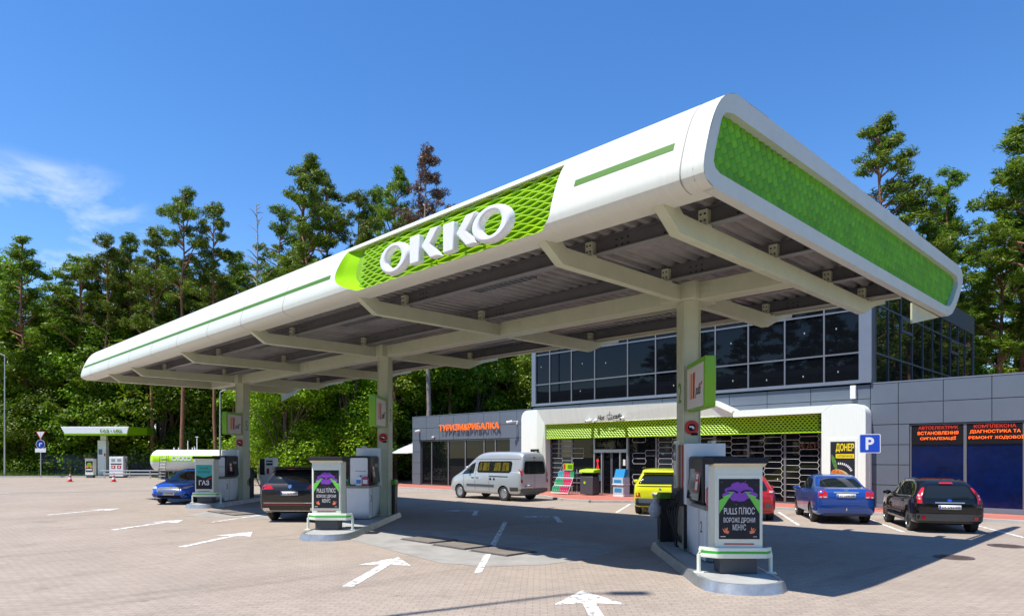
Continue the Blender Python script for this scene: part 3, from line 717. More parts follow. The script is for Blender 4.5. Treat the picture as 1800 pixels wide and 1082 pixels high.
def dispenser(e, r, dg, label, col_dy):
    t = thing('fuel_dispenser', label, 'fuel pump', er(e, r, .14), ISR, 'fuel dispensers on the islands')
    b = MB(); b.box(-.34, .34, 0, 1.42, .03, .94); o = b.build('lower_cabinet', 'white', t, bevel=.012)
    b = MB(); b.box(-.345, -.335, .42, .425, .05, .93)
    b.box(.335, .345, .42, .425, .05, .93); b.build('panel_seam', 'ink', o)
    b = MB()
    for sx in (-1, 1): halftone(b, sx, sx*.3425, .25, 1.40, .06, .72)
    for j in range(14):
        for i in range(26):
            s = .011*max(0, 1-j/13)
            if s > .001: b.add([(-.32+i*.0256+(j % 2)*.0128+dx, -.0022, .05+j*.02+dz) for dx, dz in ((-s, 0), (0, -s*1.3), (s, 0), (0, s*1.3))], [(0, 1, 2, 3)])
    b.build('printed_dots', 'decal', o)
    b = MB()
    for sx in (-1, 1): b.text(dg, h=.20, depth=.002, T=Matrix.Rotation(rad(90*sx), 4, 'Z') @ Matrix.Translation((sx*.26, -.3425, .62)))
    b.build('number', 'ink', o)
    b = MB(); b.box(-.36, .36, -.03, 1.0, .94, 1.01); b.build('shelf', 'shelf', t, bevel=.012)
    b = MB(); b.prism(rrect(-.33, .33, 1.01, 1.90, .07), .22, 1.38, 'y'); b.build('display_housing', 'black', t, bevel=.02)
    b = MB(); b.prism(rrect(-.28, .25, 1.03, 1.84, .05), .195, .23, 'y'); b.build('front_panel', 'white', t, bevel=.008)
    b = MB(); b.box(-.12, .2, .186, .195, 1.43, 1.455); b.build('warning_strip', 'stickers', t)
    for sx in (-1, 1):
        b = MB(); b.T = Matrix.Translation((sx*.335, .80, 1.45)) @ Matrix.Rotation(rad(sx*-6), 4, 'Y')
        b.box(-.012, .012, -.46, .46, -.38, .36); d = b.build('display', 'screen', t, bevel=.01)
        b = MB(); b.T = Matrix.Translation((sx*.349, .80, 1.45)) @ Matrix.Rotation(rad(sx*-6), 4, 'Y')
        b.box(-.003, .003, -.38, -.12, -.22, .16, 0); b.box(-.004, .004, -.33, -.17, -.18, -.02, 1); b.box(-.004, .004, -.33, -.17, .02, .12, 1); b.box(-.003, .003, .0, .36, .1, .26, 2)
        b.build('display_sticker', ['red', 'paper', 'glassgrey'], d)
    b = MB(); b.box(-.39, .39, 1.30, 1.50, .94, 2.15); b.build('tall_housing', 'white', t, bevel=.015)
    # hose bay: coloured strips over hanging hoses on both flanks
    for sx in (-1, 1):
        b = MB()
        for k in range(5):
            y = 1.54+k*.10; b.box(sx*.36-.04, sx*.36+.04, y, y+.06, .05, 1.0, 0); b.box(sx*.36-.04, sx*.36+.04, y, y+.07, 1.22, 2.12, 1+k % 3)
        b.box(sx*.34-.04, sx*.34+.04, 1.5, 2.05, .05, 2.12, 4)
        b.build('hose_bay', ['bay', 'red2', 'bay', 'grey', 'black'], t)
        b = MB()
        for k in range(5):
            y = 1.56+k*.10
            b.box(sx*.44-.07, sx*.44+.07, y-.012, y+.045, .98, 1.20); b.tube([(sx*.44, y+.015, 1.18), (sx*.54, y+.015, 1.10), (sx*.55, y+.015, .98)], .018, 6)
        b.box(sx*.42-.05, sx*.42+.05, 1.50, 2.10, .90, 1.24)
        nz_ = b.build('fuel_nozzle', 'black', t, smooth=True)
        b = MB()
        for k in (1, 2): b.box(sx*.44-.078, sx*.44+.078, 1.545+k*.10, 1.60+k*.10, 1.02, 1.13)
        b.build('nozzle_sleeve', 'stripedark', nz_)
        b = MB(); hoses(b, sx, 1.54, 3+sx); b.build('hose', 'rubber', t, smooth=True)
        b = MB(); b.box(sx*.36-.05, sx*.36+.05, 2.10, 2.36, .95, 2.22); b.box(sx*.415-.003, sx*.415+.003, 2.13, 2.33, 1.8, 2.15, 1); b.box(sx*.416-.003, sx*.416+.003, 2.13, 2.33, 1.55, 1.77, 2); b.box(sx*.416-.003, sx*.416+.003, 2.13, 2.33, 1.25, 1.5, 3)
        b.box(sx*.36-.05, sx*.36+.05, 2.12, 2.34, 0, .95, 1)
        b.build('notice_board', ['cabinet', 'screen', 'paper', 'bay'], t, bevel=.004)
    b = MB(); b.box(-.33, .33, 2.42, 3.0, 0, 1.28); b.box(-.28, .28, 2.45, 2.95, 1.28, 1.34); b.build('rear_cabinet', 'black', t, bevel=.02)
    return t
M['shelf'] = mat('stone_shelf', (.26, .235, .20), .6, 0, .12, 8)
M['screen'] = mat('screen_glass', (.02, .025, .03), .1)
M['glassgrey'] = mat('display_grey', (.3, .33, .3), .3)
M['bay'] = mat('bay_beige', (.42, .38, .30), .5, .2, .2, 6)
M['red2'] = mat('strip_red', (.38, .03, .02), .5)
M['stickers'] = mat('strip_print', (.36, .36, .30), .6, 0, .8, 60)
M['stripedark'] = mat('nozzle_green', (.01, .12, .03), .5)
dispenser(11.95+.2, 3.38, '2', 'white and black fuel dispenser with printed dots right behind the nearest poster cabinet', 2.05)
dispenser(20.05, -5.26, '3', 'white and black fuel dispenser with a white canister on the middle island', 1.85)
dispenser(27.75, -13.2, '5', 'white and black fuel dispenser behind the teal poster on the far left island', 1.7)
# washer-fluid cans on the shelves
def canister(loc, rz, col, label, h=.27, w=.18):
    t = thing('fluid_canister', label, 'canister', loc, rz, 'fluid canisters on the pump shelves')
    b = MB(); b.prism([(-w/2, 0), (w/2, 0), (w/2, h*.8), (w/2-.03, h), (-w/2+.05, h), (-w/2, h*.85)], -.055, .055, 'y'); b.build('body', col, t, bevel=.015)
    b = MB(); b.lathe([(.022, 0), (.022, .035), (0, .035)], 10, off=(w/2-.045, 0, h)); b.build('cap', 'ink' if col != 'pink' else 'paper', t)
    b = MB(); b.box(-w/2+.02, w/2-.02, -.060, -.056, h*.22, h*.66); b.build('label', 'paper' if col != 'white' else 'stickerblue', t)
M['pink'] = mat('pink_fluid', (.55, .07, .16), .25, 0, .4, 20)
M['stickerblue'] = mat('label_blue', (.03, .2, .5), .4)
canister(er(12.15, 3.17, 1.15), ISR, 'pink', 'tall pink fluid canister on the pump shelf beside the nearest poster cabinet', .36, .2)
canister(er(20.13, -5.24, 1.15), ISR, 'white', 'white fluid canister with a blue label on the middle pump shelf')
canister(er(20.15, -5.05, 1.15), ISR, 'pink', 'pink fluid canister right beside the white one on the middle pump shelf')
canister(er(27.85, -13.5, 1.15), ISR, 'pink', 'pink fluid canister on the far left pump shelf behind the teal poster')
# hanging brand signs, brackets to the column front, faces look to both lanes
def hang(e, r, label, grp='hanging signs on the canopy columns'):
    t = thing('hanging_sign', label, 'sign', er(e, r, 2.93), ISR, grp)
    Lg = 1.42
    b = MB(); b.prism([(-Lg, .05), (-Lg+.03, 0), (0, 0), (0, .94), (-Lg-.02, .94), (-Lg-.04, .72)], -.10, .10, 'x'); b.build('casing', 'signgreen', t, bevel=.015)
    for sx in (-1, 1):
        b = MB(); b.prism([(-Lg+.09, .04), (-.05, .04), (-.05, .84), (-Lg+.07, .84)], sx*.100, sx*.108, 'x'); f = b.build('face', 'paperw', t)
        # symbols read from left to right when standing in the lane
        T = Matrix.Rotation(rad(90*sx), 4, 'Z') @ Matrix.Translation((0 if True else 0, -.109, 0))
        c = -Lg/2*sx*1.0
        def at(u): return c*1.0+u
        for k, (u, w, mt) in enumerate(((-.44, .05, 'amber'), (-.33, .09, 'orangeb'), (-.17, .14, 'red'))):
            b = MB(); b.T = T; z0 = .22
            b.prism([(at(u), z0), (at(u)+w, z0), (at(u)+w+.035, .72), (at(u)+.035, .72)], -.003, 0, 'y'); b.build('stripe', mt, f)
        b = MB(); b.text('pulls', w=.42, h=.26, depth=.003, T=T, at=(at(.25), 0, .34), shear=.35, bold=.012); b.build('lettering', 'ink', f)
        b = MB(); b.T = T; b.prism([(at(.42), .42), (at(.56), .45), (at(.57), .50), (at(.43), .46)], -.004, 0, 'y'); b.build('accent', 'red', f)
    b = MB(); b.box(-.03, .03, -.03, .12, .15, .2); b.box(-.03, .03, -.03, .12, .7, .75); b.build('bracket', 'signgreen', t)
M['signgreen'] = mat('sign_green', (.17, .42, .015), .35)
M['paperw'] = mat('sign_cream', (.66, .60, .56), .4)
M['amber'] = mat('amber', (.75, .42, .03), .4); M['orangeb'] = mat('burnt_orange', (.6, .16, .03), .4)
cA = er(14.2-.33-.09, 3.20+.02)
for (x, y), lb in (((-7.45, 12.5), 'green framed hanging sign with its green edge on the right, on the nearest column'), ((-18.5, 12.5), 'green framed hanging sign with red bars on the middle column'), ((-29.5, 12.5), 'green framed hanging sign with red bars on the farthest column above the gas tank')):
    p = Vector((x, y, 0)); hang(p.dot(E2)-.36, p.dot(R2)+.0, lb)
    # red round emergency sticker
    e, r = p.dot(E2)-.333, p.dot(R2)
    t = thing('round_notice', {-7.45: 'red rounded notice with black centre on the nearest canopy column', -18.5: 'red rounded notice with black centre on the middle canopy column', -29.5: 'red rounded notice with black centre on the farthest canopy column'}[x], 'notice', er(e, r, 2.62), ISR, 'round notices on the columns')
    b = MB(); b.prism(rrect(-.13, .13, -.14, .14, .11, 6), -.012, 0, 'y'); b.build('plate', 'red', t)
    b = MB(); b.prism(rrect(-.075, .075, -.07, .07, .06, 5), -.014, -.012, 'y'); b.box(-.01, .12, -.015, -.012, -.16, -.11); b.build('emblem', 'ink', t)
    b = MB(); b.box(-.05, .03, -.016, -.014, -.005, .03); b.box(.01, .05, -.016, -.014, -.03, .01); b.text('ЗВІР', w=.1, depth=.001, at=(.055, -.0155, -.135)) if False else None; b.build('symbol', 'paper', t)
# grey litter bin with a bag behind pump 2
t = thing('litter_bin', 'black litter bin with a white bag on the left flank of the nearest pump island', 'bin', er(15.3, 2.95, .14), ISR)
b = MB(); b.prism([(-.15, 0), (.15, 0), (.17, .95), (-.17, .95)], -.17, .17, 'y'); b.build('body', 'black', t, bevel=.02)
b = MB(); b.prism([(-.19, .95), (.19, .95), (.15, 1.08), (-.15, 1.08)], -.18, .18, 'y'); b.build('lid', 'dgreen', t, bevel=.02)
M['bag'] = mat('plastic_bag', (.5, .52, .54), .35, 0, .2, 9, .8, 8)
b = MB(); b.lathe([(.0, -.28), (.09, -.26), (.15, -.15), (.14, -.03), (.06, .10), (.03, .16), (0, .17)], 9, off=(-.25, -.1, .80)); b.build('bag', 'bag', t, smooth=True)
t = thing('litter_bin', 'black litter bin with green lid on the right flank of the middle pump island', 'bin', er(22.2, -4.75, .14), ISR)
b = MB(); b.prism([(-.16, 0), (.2, 0), (.22, .95), (-.18, .95)], -.22, .22, 'y'); b.build('body', 'black', t, bevel=.02)
b = MB(); b.prism([(-.2, .95), (.25, .95), (.2, 1.12), (-.15, 1.12)], -.24, .24, 'y'); b.build('lid', 'dgreen', t, bevel=.02)
# gas dispenser beyond the far column
t = thing('gas_dispenser', 'white gas dispenser with red labels beyond the column of pump 5', 'gas pump', er(31.3, -12.5, 0), ISR)
b = MB(); b.box(-.32, .32, 0, .5, 0, 1.15); b.build('lower_cabinet', 'white', t, bevel=.02)
b = MB(); b.box(-.1, .34, -.02, .52, 1.15, 1.95); b.build('display_housing', 'white', t, bevel=.03)
b = MB(); b.box(-.34, -.1, .02, .48, 1.15, 1.9, 0); b.box(-.02, .28, -.03, -.02, 1.6, 1.7, 0); b.box(-.02, .28, -.03, -.02, 1.75, 1.82, 0); b.build('screen', 'black', t)
b = MB(); b.box(.0, .12, -.03, -.02, 1.2, 1.45); b.build('sticker', 'red', t)
b = MB(); b.tube([(-.34, 0, 1.3), (-.48, -.05, 1.25), (-.42, -.1, .9), (-.2, -.1, .45), (.1, -.08, .15)], .02, 6); b.build('hose', 'rubber', t, smooth=True)

# ------------------------------------------------------------------ station building
YF = 27.6
bld = thing('station_building', 'grey clad station building with cream shop portal and glazed upper storey', 'building', (-18, YF, 0))
OB = Matrix.Translation((18, -YF, 0))
def bb():
    b = MB(); b.T = OB; return b
def cladding(b, xs, zs, y0=YF, g=.012, m=0, d=.03):
    for x0, x1 in zip(xs, xs[1:]):
        for z0, z1 in zip(zs, zs[1:]): b.box(x0+g, x1-g, y0, y0+d, z0+g, z1-g, m)
# left wing
b = bb(); zl = [.1, .82, 1.57, 2.31, 3.07, 3.87, 4.63]
cladding(b, [-37.62, -36.71], zl[:5]); cladding(b, [-37.62, -36.07, -34.66, -33.24, -31.82, -30.39, -28.96, -27.56, -26.3], zl[4:]); cladding(b, [-28.14, -27.0], [.1, 1.57, 3.07])
b.build('left_wing_cladding', 'clad', bld)
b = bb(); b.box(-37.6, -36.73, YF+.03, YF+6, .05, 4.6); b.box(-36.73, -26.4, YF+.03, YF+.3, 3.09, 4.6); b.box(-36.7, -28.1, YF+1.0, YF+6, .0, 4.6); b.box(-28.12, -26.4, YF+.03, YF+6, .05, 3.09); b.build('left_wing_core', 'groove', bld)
b = bb()
for k in range(7): b.box(-37.645, -37.60, YF+.05+k*1.2, YF+1.22+k*1.2, .1, 4.62)
b.build('left_wing_side', 'clad', bld)
b = bb(); b.box(-37.64, -26.4, YF-.01, YF+.1, 4.63, 4.68); b.build('coping', 'clad', bld)
lw = [-36.71, -35.61, -33.88, -32.2, -30.46, -29.45, -28.14]
def window(x0, x1, z0, z1, y, gm='glass', fm='mull', fr=.045, parts=(), zparts=(), name='window'):
    b = bb()
    b.box(x0, x0+fr, y-.03, y+.06, z0, z1); b.box(x1-fr, x1, y-.03, y+.06, z0, z1); b.box(x0+fr, x1-fr, y-.03, y+.06, z0, z0+fr); b.box(x0+fr, x1-fr, y-.03, y+.06, z1-fr, z1)
    for x in parts: b.box(x-fr*.5, x+fr*.5, y-.028, y+.058, z0+fr, z1-fr)
    for z in zparts: b.box(x0+fr, x1-fr, y-.026, y+.056, z-fr*.5, z+fr*.5)
    w = b.build(name, fm, bld)
    b = bb(); b.box(x0+.02, x1-.02, y+.01, y+.025, z0+.02, z1-.02); b.build('pane', gm, w)
    return w
for x0, x1 in zip(lw[:-2], lw[1:-1]): window(x0, x1, .1, 3.03, YF+.12)
window(-29.45, -28.14, 1.75, 3.03, YF+.12); window(-29.45, -28.14, .1, 1.75, YF+.12)
# right wing
b = bb(); zr = [.27, .96, 1.71, 2.45, 3.2, 3.98, 4.74]
cladding(b, [-8.68, -7.73], zr, m=0); cladding(b, [-7.73, -7.36], zr[:5]); cladding(b, [-7.73, -6.3, -4.88, -3.4, -1.9, -.4, 1.1, 2.6, 4.1, 5.6, 7.1, 8.6], zr[4:])
cladding(b, [-26.3, -24.6, -22.9, -21.2, -19.5, -17.8, -16.1, -14.4, -12.7, -10.9, -8.68], [3.6, 4.2, 4.74]); cladding(b, [-2.35, -.4, 1.1, 2.6, 4.1, 5.6, 7.1, 8.6], zr[:5])
b.build('right_wing_cladding', 'clad', bld)
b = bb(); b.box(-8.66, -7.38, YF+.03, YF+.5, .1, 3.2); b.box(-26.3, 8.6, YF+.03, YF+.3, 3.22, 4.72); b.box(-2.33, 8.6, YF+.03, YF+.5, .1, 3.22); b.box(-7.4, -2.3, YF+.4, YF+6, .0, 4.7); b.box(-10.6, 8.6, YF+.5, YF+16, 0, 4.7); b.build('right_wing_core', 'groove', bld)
b = bb(); b.box(-10.3, 8.6, YF-.01, YF+.1, .1, .27); b.box(-8.66, 8.62, YF-.01, YF+.4, 4.74, 4.79); b.build('plinth', 'cladl', bld)
w1 = window(-7.36, -5.66, .12, 3.19, YF+.08, 'film'); w2 = window(-5.66, -4.0, .12, 3.19, YF+.08, 'film'); w3 = window(-4.0, -2.35, .12, 3.19, YF+.08, 'film')
def words(parent, lines, mt, y=YF+.05):
    for st, x0, x1, z0, z1, bold in lines:
        b = bb(); b.text(st, w=x1-x0, h=z1-z0, depth=.02, at=((x0+x1)/2, y, (z0+z1)/2), bold=bold); b.build('lettering', mt, parent)
words(w1, [('АВТОЕЛЕКТРИК', -7.09, -5.86, 2.98, 3.10, .008)], 'darkglow'); words(w2, [('КОМПЛЕКСНА', -5.40, -4.22, 2.99, 3.11, .008)], 'darkglow')
words(w1, [('ВСТАНОВЛЕННЯ', -7.11, -5.86, 2.79, 2.91, .008), ('СИГНАЛІЗАЦІЇ', -7.03, -5.93, 2.59, 2.73, .008)], 'glow')
words(w2, [('ДІАГНОСТИКА ТА', -5.52, -4.10, 2.80, 2.93, .008), ('РЕМОНТ ХОДОВОЇ', -5.55, -4.02, 2.60, 2.74, .008)], 'glow')
b = bb(); b.box(-7.3, -5.70, YF+.052, YF+.056, 2.45, 3.14); b.build('sign_backing', 'ink', w1); b = bb(); b.box(-5.62, -4.04, YF+.052, YF+.056, 2.45, 3.14); b.build('sign_backing', 'ink', w2)
# ground-floor shop front behind the portal
gm = [-25.0, -23.47, -21.93, -19.82, -18.21, -16.94, -15.17, -13.57, -11.98, -10.5]
for i, (x0, x1) in enumerate(zip(gm, gm[1:])):
    if i == 2: continue
    window(x0, x1, .1, 3.3, YF+.1, 'shopglass' if i in (0, 4, 5) else 'glass', name='shop_window')
# hexagon decals on the glazing
def hexlines(xa, xb, z0, z1, keep):
    b = MB(); b.T = OB; y = YF+.095; w = 1.2; h = .26; t = .010; k = .14; seen = set()
    def seg(p, q):
        key = tuple(sorted(((round(p[0], 2), round(p[1], 2)), (round(q[0], 2), round(q[1], 2)))))
        if key in seen: return
        seen.add(key)
        d = Vector((q[0]-p[0], 0, q[1]-p[1])); n_ = Vector((-d.z, 0, d.x)).normalized()*t
        P = Vector((p[0], y, p[1])); Q = Vector((q[0], y, q[1])); b.add([P+n_, P-n_, Q-n_, Q+n_], [(0, 1, 2, 3)])
    i = 0; x = xa
    while x < xb:
        j = 0; z = z0+(h/2 if i % 2 else 0)
        while z < z1:
            if keep(x, z, i, j):
                c = x+w*.5; hw = w*.5-k*.4
                P = [(x+k*.5, z), (x, z+h/2), (x+k*.5, z+h), (x+w*.62, z+h), (x+w*.62+k*.5, z+h/2), (x+w*.62, z)]
                for a, c_ in zip(P, P[1:]+P[:1]):
                    if a[0] < xb and c_[0] < xb: seg(a, c_)
            z += h; j += 1
        x += w*.62+k*.5-k*.5; i += 1
    return b
b = hexlines(-24.95, -22.2, .35, 2.65, lambda x, z, i, j: not (i >= 2 and (j % 5 in (0, 3, 4))) and not (x > -22.9))
b2 = hexlines(-19.6, -10.6, .35, 2.75, lambda x, z, i, j: (x > -18.4 or j % 4 in (1, 2)) and not (i == 1 and j % 5 == 0))
b.build('hexagon_decal', 'hexline', bld); b2.build('hexagon_decal', 'hexline', bld)
# automatic door
b = bb()
for x in (-21.93, -21.45, -20.30, -19.86): b.box(x-.035, x+.035, YF+.02, YF+.14, .1, 2.2 if x not in (-21.93, -19.86) else 3.3)
b.box(-21.93, -19.86, YF+.0, YF+.16, 2.2, 2.36)
d = b.build('door_frame', 'alu', bld)
b = bb()
for x0, x1 in ((-21.42, -20.89), (-20.86, -20.33)):
    for a, c in ((x0, x0+.04), (x1-.04, x1)): b.box(a, c, YF+.1, YF+.13, .1, 2.2)
b.build('door_leaf', 'mull', d)
b = bb(); b.box(-21.9, -19.9, YF+.14, YF+.15, .1, 3.3); b.build('pane', 'glass', d)
b = bb(); b.box(-21.85, -19.9, YF+.02, YF+.09, .1, .12); b.build('sill', 'alu', d)
b = bb(); b.box(-20.7, -20.55, YF+.09, YF+.13, 1.0, 1.35); b.build('sticker', 'ink', d)
b = bb(); b.box(-20.16, -20.02, YF+.1, YF+.13, 1.55, 1.85); b.build('notice', 'paper', d)
b = bb(); b.box(-21.8, -21.52, YF+.09, YF+.12, .75, 1.25); b.build('poster', 'stickerblue2', d)
t = thing('led_sign', 'narrow red lit vertical sign in the glass left of the shop door', 'sign', (-21.68, YF-.0, 1.35))
b = MB()
for k, s in enumerate('24 Г'[::1]): pass
for k, s in enumerate(('В', 'І', 'Д', 'К')): b.text(s, h=.13, depth=.02, at=(0, 0, .45-k*.16))
b.build('lettering', 'glowred', t)
b = MB(); b.box(-.09, .09, .01, .03, -.14, .56); b.build('backing', 'ink', t)
t = thing('neon_word', 'dim orange outlined word in the shop window beside the doner poster', 'sign', (-10.93, YF+.06, 2.44))
b = MB(); b.text('КАВА', w=1.15, h=.27, depth=.01, align='C', at=(.12, 0, 0)); b.build('lettering', 'dimglow', t)
# hexagonal green band above the shop front
def hexmesh(b, x0, x1, z0, z1, y, w, h, t, m=0):
    j = 0; z = z0
    while z < z1-h*.4:
        x = x0+(w/2 if j % 2 else 0)
        while x < x1-w*.3:
            P = [(x-w/2, z+h*.33), (x-w/2, z+h*.67), (x, z+h), (x+w/2, z+h*.67), (x+w/2, z+h*.33), (x, z)]
            c = (x, z+h/2); I = [(c[0]+(p[0]-c[0])*t, c[1]+(p[1]-c[1])*t) for p in P]
            lean = lambda q: y-.10*(z1-q)/(z1-z0)*0
            b.add([(p[0], y, p[1]) for p in P]+[(p[0], y+.02, p[1]) for p in I], [(i, (i+1) % 6, 6+(i+1) % 6, 6+i) for i in range(6)], m)
            x += w
        z += h*.67; j += 1
b = bb(); hexmesh(b, -25.0, -10.35, 2.99, 3.73, 27.25, .175, .135, .60); b.box(-25.1, -10.3, 27.24, 27.28, 2.95, 2.99); b.box(-25.1, -10.3, 27.24, 27.28, 3.70, 3.745); b.build('hexagon_screen', 'lime', bld)
b = bb(); b.box(-25.14, -10.3, 27.30, 27.55, 2.96, 3.74); b.build('screen_backing', 'hexhole', bld)
b = bb(); b.box(-25.0, -10.3, 27.2, 27.6, 3.745, 3.76); b.build('screen_cap', 'portal', bld)
# cream portal
YP = 26.95
b = bb()
arc = [(-26.11+.45*cos(rad(a)), 4.09+.45*sin(rad(a))) for a in (180, 157, 135, 112, 90)]
b.prism([(-26.56, .1)]+arc+[(-25.35, 4.54), (-25.35, .1)], YP, YF+.0, 'y')
b.build('portal_left_pier', 'portal', bld, bevel=.02)
b = bb()   # bevelled inner faces
b.add([(-25.35, YP, .1), (-24.95, 27.3, .1), (-24.95, 27.14, 3.74), (-25.35, YP, 4.54)], [(0, 1, 2, 3)])
b.add([(-25.35, YP, 4.54), (-24.95, 27.14, 3.74), (-14.9, 27.14, 3.74), (-14.1, 27.10, 3.74), (-15.0, YP, 4.44)], [(0, 1, 2, 3, 4)])
b.add([(-24.95, 27.3, .1), (-24.95, 27.6, .1), (-24.95, 27.6, 3.74), (-24.95, 27.14, 3.74)], [(0, 1, 2, 3)])
b.add([(-24.95, 27.14, 3.74), (-24.95, 27.3, 3.745), (-14.1, 27.3, 3.745), (-14.1, 27.10, 3.74)], [(0, 1, 2, 3)])
b.add([(-25.35, YP, 4.54), (-15.0, YP, 4.44), (-15.0, YF, 4.44), (-25.35, YF, 4.54)], [(0, 1, 2, 3)])
b.build('portal_bevel', 'portalsh', bld)
b = bb(); b.prism([(-15.05, 4.38), (-14.9, 4.45), (-13.85, 3.96), (-13.95, 3.86)], YP-.02, YP+.03, 'y')
b.add([(-15.0, YP, 4.42), (-13.9, YP, 3.94), (-13.9, 27.08, 3.70), (-14.9, 27.13, 3.74)], [(0, 1, 2, 3)])
b.add([(-14.9, YP-.02, 4.45), (-14.9, YF, 4.45), (-13.85, YF, 3.96), (-13.85, YP-.02, 3.96)], [(0, 1, 2, 3)])
b.prism([(-13.9, 3.68), (-10.24, 3.70), (-9.8, 3.99), (-13.9, 3.95)], YP, YF, 'y')
b.build('portal_lintel', 'portal', bld)
b = bb(); arc = [(-9.02+.38*cos(rad(a)), 3.60+.38*sin(rad(a))) for a in (90, 68, 45, 22, 0)]
b.prism([(-10.24, .1), (-10.24, 3.70), (-9.8, 3.985)]+arc+[(-8.63, .1)], YP, YF, 'y'); b.build('portal_right_pier', 'portal', bld, bevel=.02)
# upper storey, front glazing
ux = [-26.0, -24.97, -23.42, -21.85, -19.79, -18.17, -16.6, -15.06, -13.52, -11.94, -10.37, -9.07]
b = bb()
for x in ux[1:-1]: b.box(x-.03, x+.03, YF-.04, YF+.06, 4.92, 8.9)
for z in (5.98, 7.62): b.box(-26.0, -9.07, YF-.035, YF+.055, z-.03, z+.03)
fr = b.build('upper_mullions', 'mull', bld)
b = bb(); b.box(-26.3, -26.0, YF-.08, YF+.3, 4.8, 9.3); b.box(-9.07, -8.62, YF-.08, YF+.28, 4.8, 9.3); b.box(-26.3, -8.62, YF-.1, YF+.3, 4.80, 4.93); b.build('upper_frame', 'cladl', bld)
b = bb(); b.box(-26.3, -8.6, YF-.085, YF+16.3, 8.9, 9.52); b.build('parapet', 'clad', bld)
b = bb(); b.box(-26.05, -9.0, YF+.01, YF+.03, 4.9, 8.9); b.build('upper_pane', 'glass', fr)
b = bb(); random.seed(8)
for x0, x1 in zip(ux, ux[1:]):
    for z in (5.25, 6.75):
        if random.random() < .35: continue
        x = x0+(x1-x0)*random.uniform(.3, .65); z += random.uniform(-.1, .35); b.box(x-.022, x+.022, YF-.002, YF+.008, z-.035, z+.035)
b.build('glazing_sticker', 'glassgrey', fr)
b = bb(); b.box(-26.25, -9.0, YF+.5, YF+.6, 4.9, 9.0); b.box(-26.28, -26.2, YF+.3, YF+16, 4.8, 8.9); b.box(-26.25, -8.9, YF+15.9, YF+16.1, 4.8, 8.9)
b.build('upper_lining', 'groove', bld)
# tower flank facing the road
sy = [27.95, 29.46, 31.07, 32.65, 34.27, 35.84, 37.4, 39.04, 40.59, 42.08, 43.75]
b = bb(); X = -8.62
for y in sy: b.box(X-.04, X+.03, y-.03, y+.03, 4.79, 8.62)
for z in (5.95, 7.82): b.box(X-.04, X+.028, 27.9, 43.8, z-.03, z+.03)
for y0, y1 in ((29.46+1.61, 32.65), (39.04, 40.59)): b.box(X-.03, X+.045, y0+.02, y1-.02, 7.15, 7.79); 
f2 = b.build('side_mullions', 'dark2', bld)
b = bb(); b.box(X-.03, X-.01, 27.9, 43.8, 4.79, 8.65); b.build('side_pane', 'glass2', f2)
for y0, y1 in ((31.07, 32.65), (39.04, 40.59)):
    b = bb(); b.box(X+.046, X+.05, y0+.14, y1-.14, 7.27, 7.67); b.build('vent_pane', 'glass2', f2)
b = bb(); b.box(X-.2, X+.02, 27.6-.07, 27.93, 4.79, 8.9); b.box(X-.2, X+.04, 43.8, 44.0, 4.7, 8.9); b.box(X-.2, X+.05, 27.55, 44.0, 8.62, 9.55); b.build('side_frame', 'dark2', bld)
b = bb(); b.box(-26.3, 8.6, YF+.3, YF+16.4, 4.66, 4.72); b.build('wing_roof', 'dark', bld)
# lettering on the left wing
t = thing('shop_lettering', 'raised orange letters on the grey left wing of the building', 'sign', (-31.7, YF-.0, 3.83))
b = MB(); b.text('ТУРИЗМ&РИБАЛКА', w=5.62, h=.40, depth=.06, at=(0, -.14, 0), bold=.006); b.build('letters', 'orange', t)
b = MB()
for k in range(12): b.box(-2.6+k*.47, -2.58+k*.47, -.1, 0, -.05, -.03)
b.build('letter_pin', 'alu', t)
t = thing('cafe_sign', 'thin black script and steaming cup on the cream band above the shop', 'sign', (-20.5, 27.02, 3.98))
b = MB(); b.text('Hot', w=.44, h=.24, depth=.01, at=(-.52, 0, -.04), shear=.3, bold=.02); b.build('lettering', 'ink', t); b = MB(); b.text('cafe', w=.52, h=.24, depth=.01, at=(.50, 0, .0), shear=.3, bold=.02); b.build('lettering', 'ink', t)
b = MB()
b.tube([(-.15, 0, .08), (-.11, 0, -.08), (0, 0, -.13), (.11, 0, -.08), (.15, 0, .08), (-.15, 0, .08)], .012, 5); b.tube([(-.2, 0, -.14), (0, 0, -.17), (.22, 0, -.13)], .01, 5); b.tube([(-.02, 0, .12), (.05, 0, .22), (-.03, 0, .32), (.03, 0, .46)], .012, 5)
b.tube([(.14, 0, .05), (.21, 0, .03), (.17, 0, -.06), (.1, 0, -.07)], .01, 5); b.build('cup', 'ink', t)
# posters on the portal piers
t = thing('menu_poster', 'food poster with yellow heading and a wrap on the right portal pier', 'poster', (-9.45, YP-.02, 1.68))
b = MB(); b.box(-.52, .52, 0, .02, -.95, 1.02); b.build('frame', 'portal', t, bevel=.006)
b = MB(); b.box(-.44, .44, -.012, 0, -.82, .90); po = b.build('print', 'poster', t)
b = MB(); b.text('ДОНЕР', w=.66, h=.34, depth=.003, at=(.09, -.013, .66), bold=.03); b.box(-.24, .42, -.016, -.012, .27, .43); b.build('heading', 'yellow', po)
b = MB(); b.text('З ЯЛОВИЧИНОЮ', w=.58, h=.08, depth=.003, at=(.09, -.017, .35)); b.build('subheading', 'ink', po)
M['wrap'] = mat('flatbread', (.62, .47, .22), .6, 0, .3, 14); M['fill'] = mat('wrap_filling', (.62, .17, .03), .5, 0, .7, 16); M['salad'] = mat('salad_green', (.08, .22, .04), .5, 0, .6, 14)
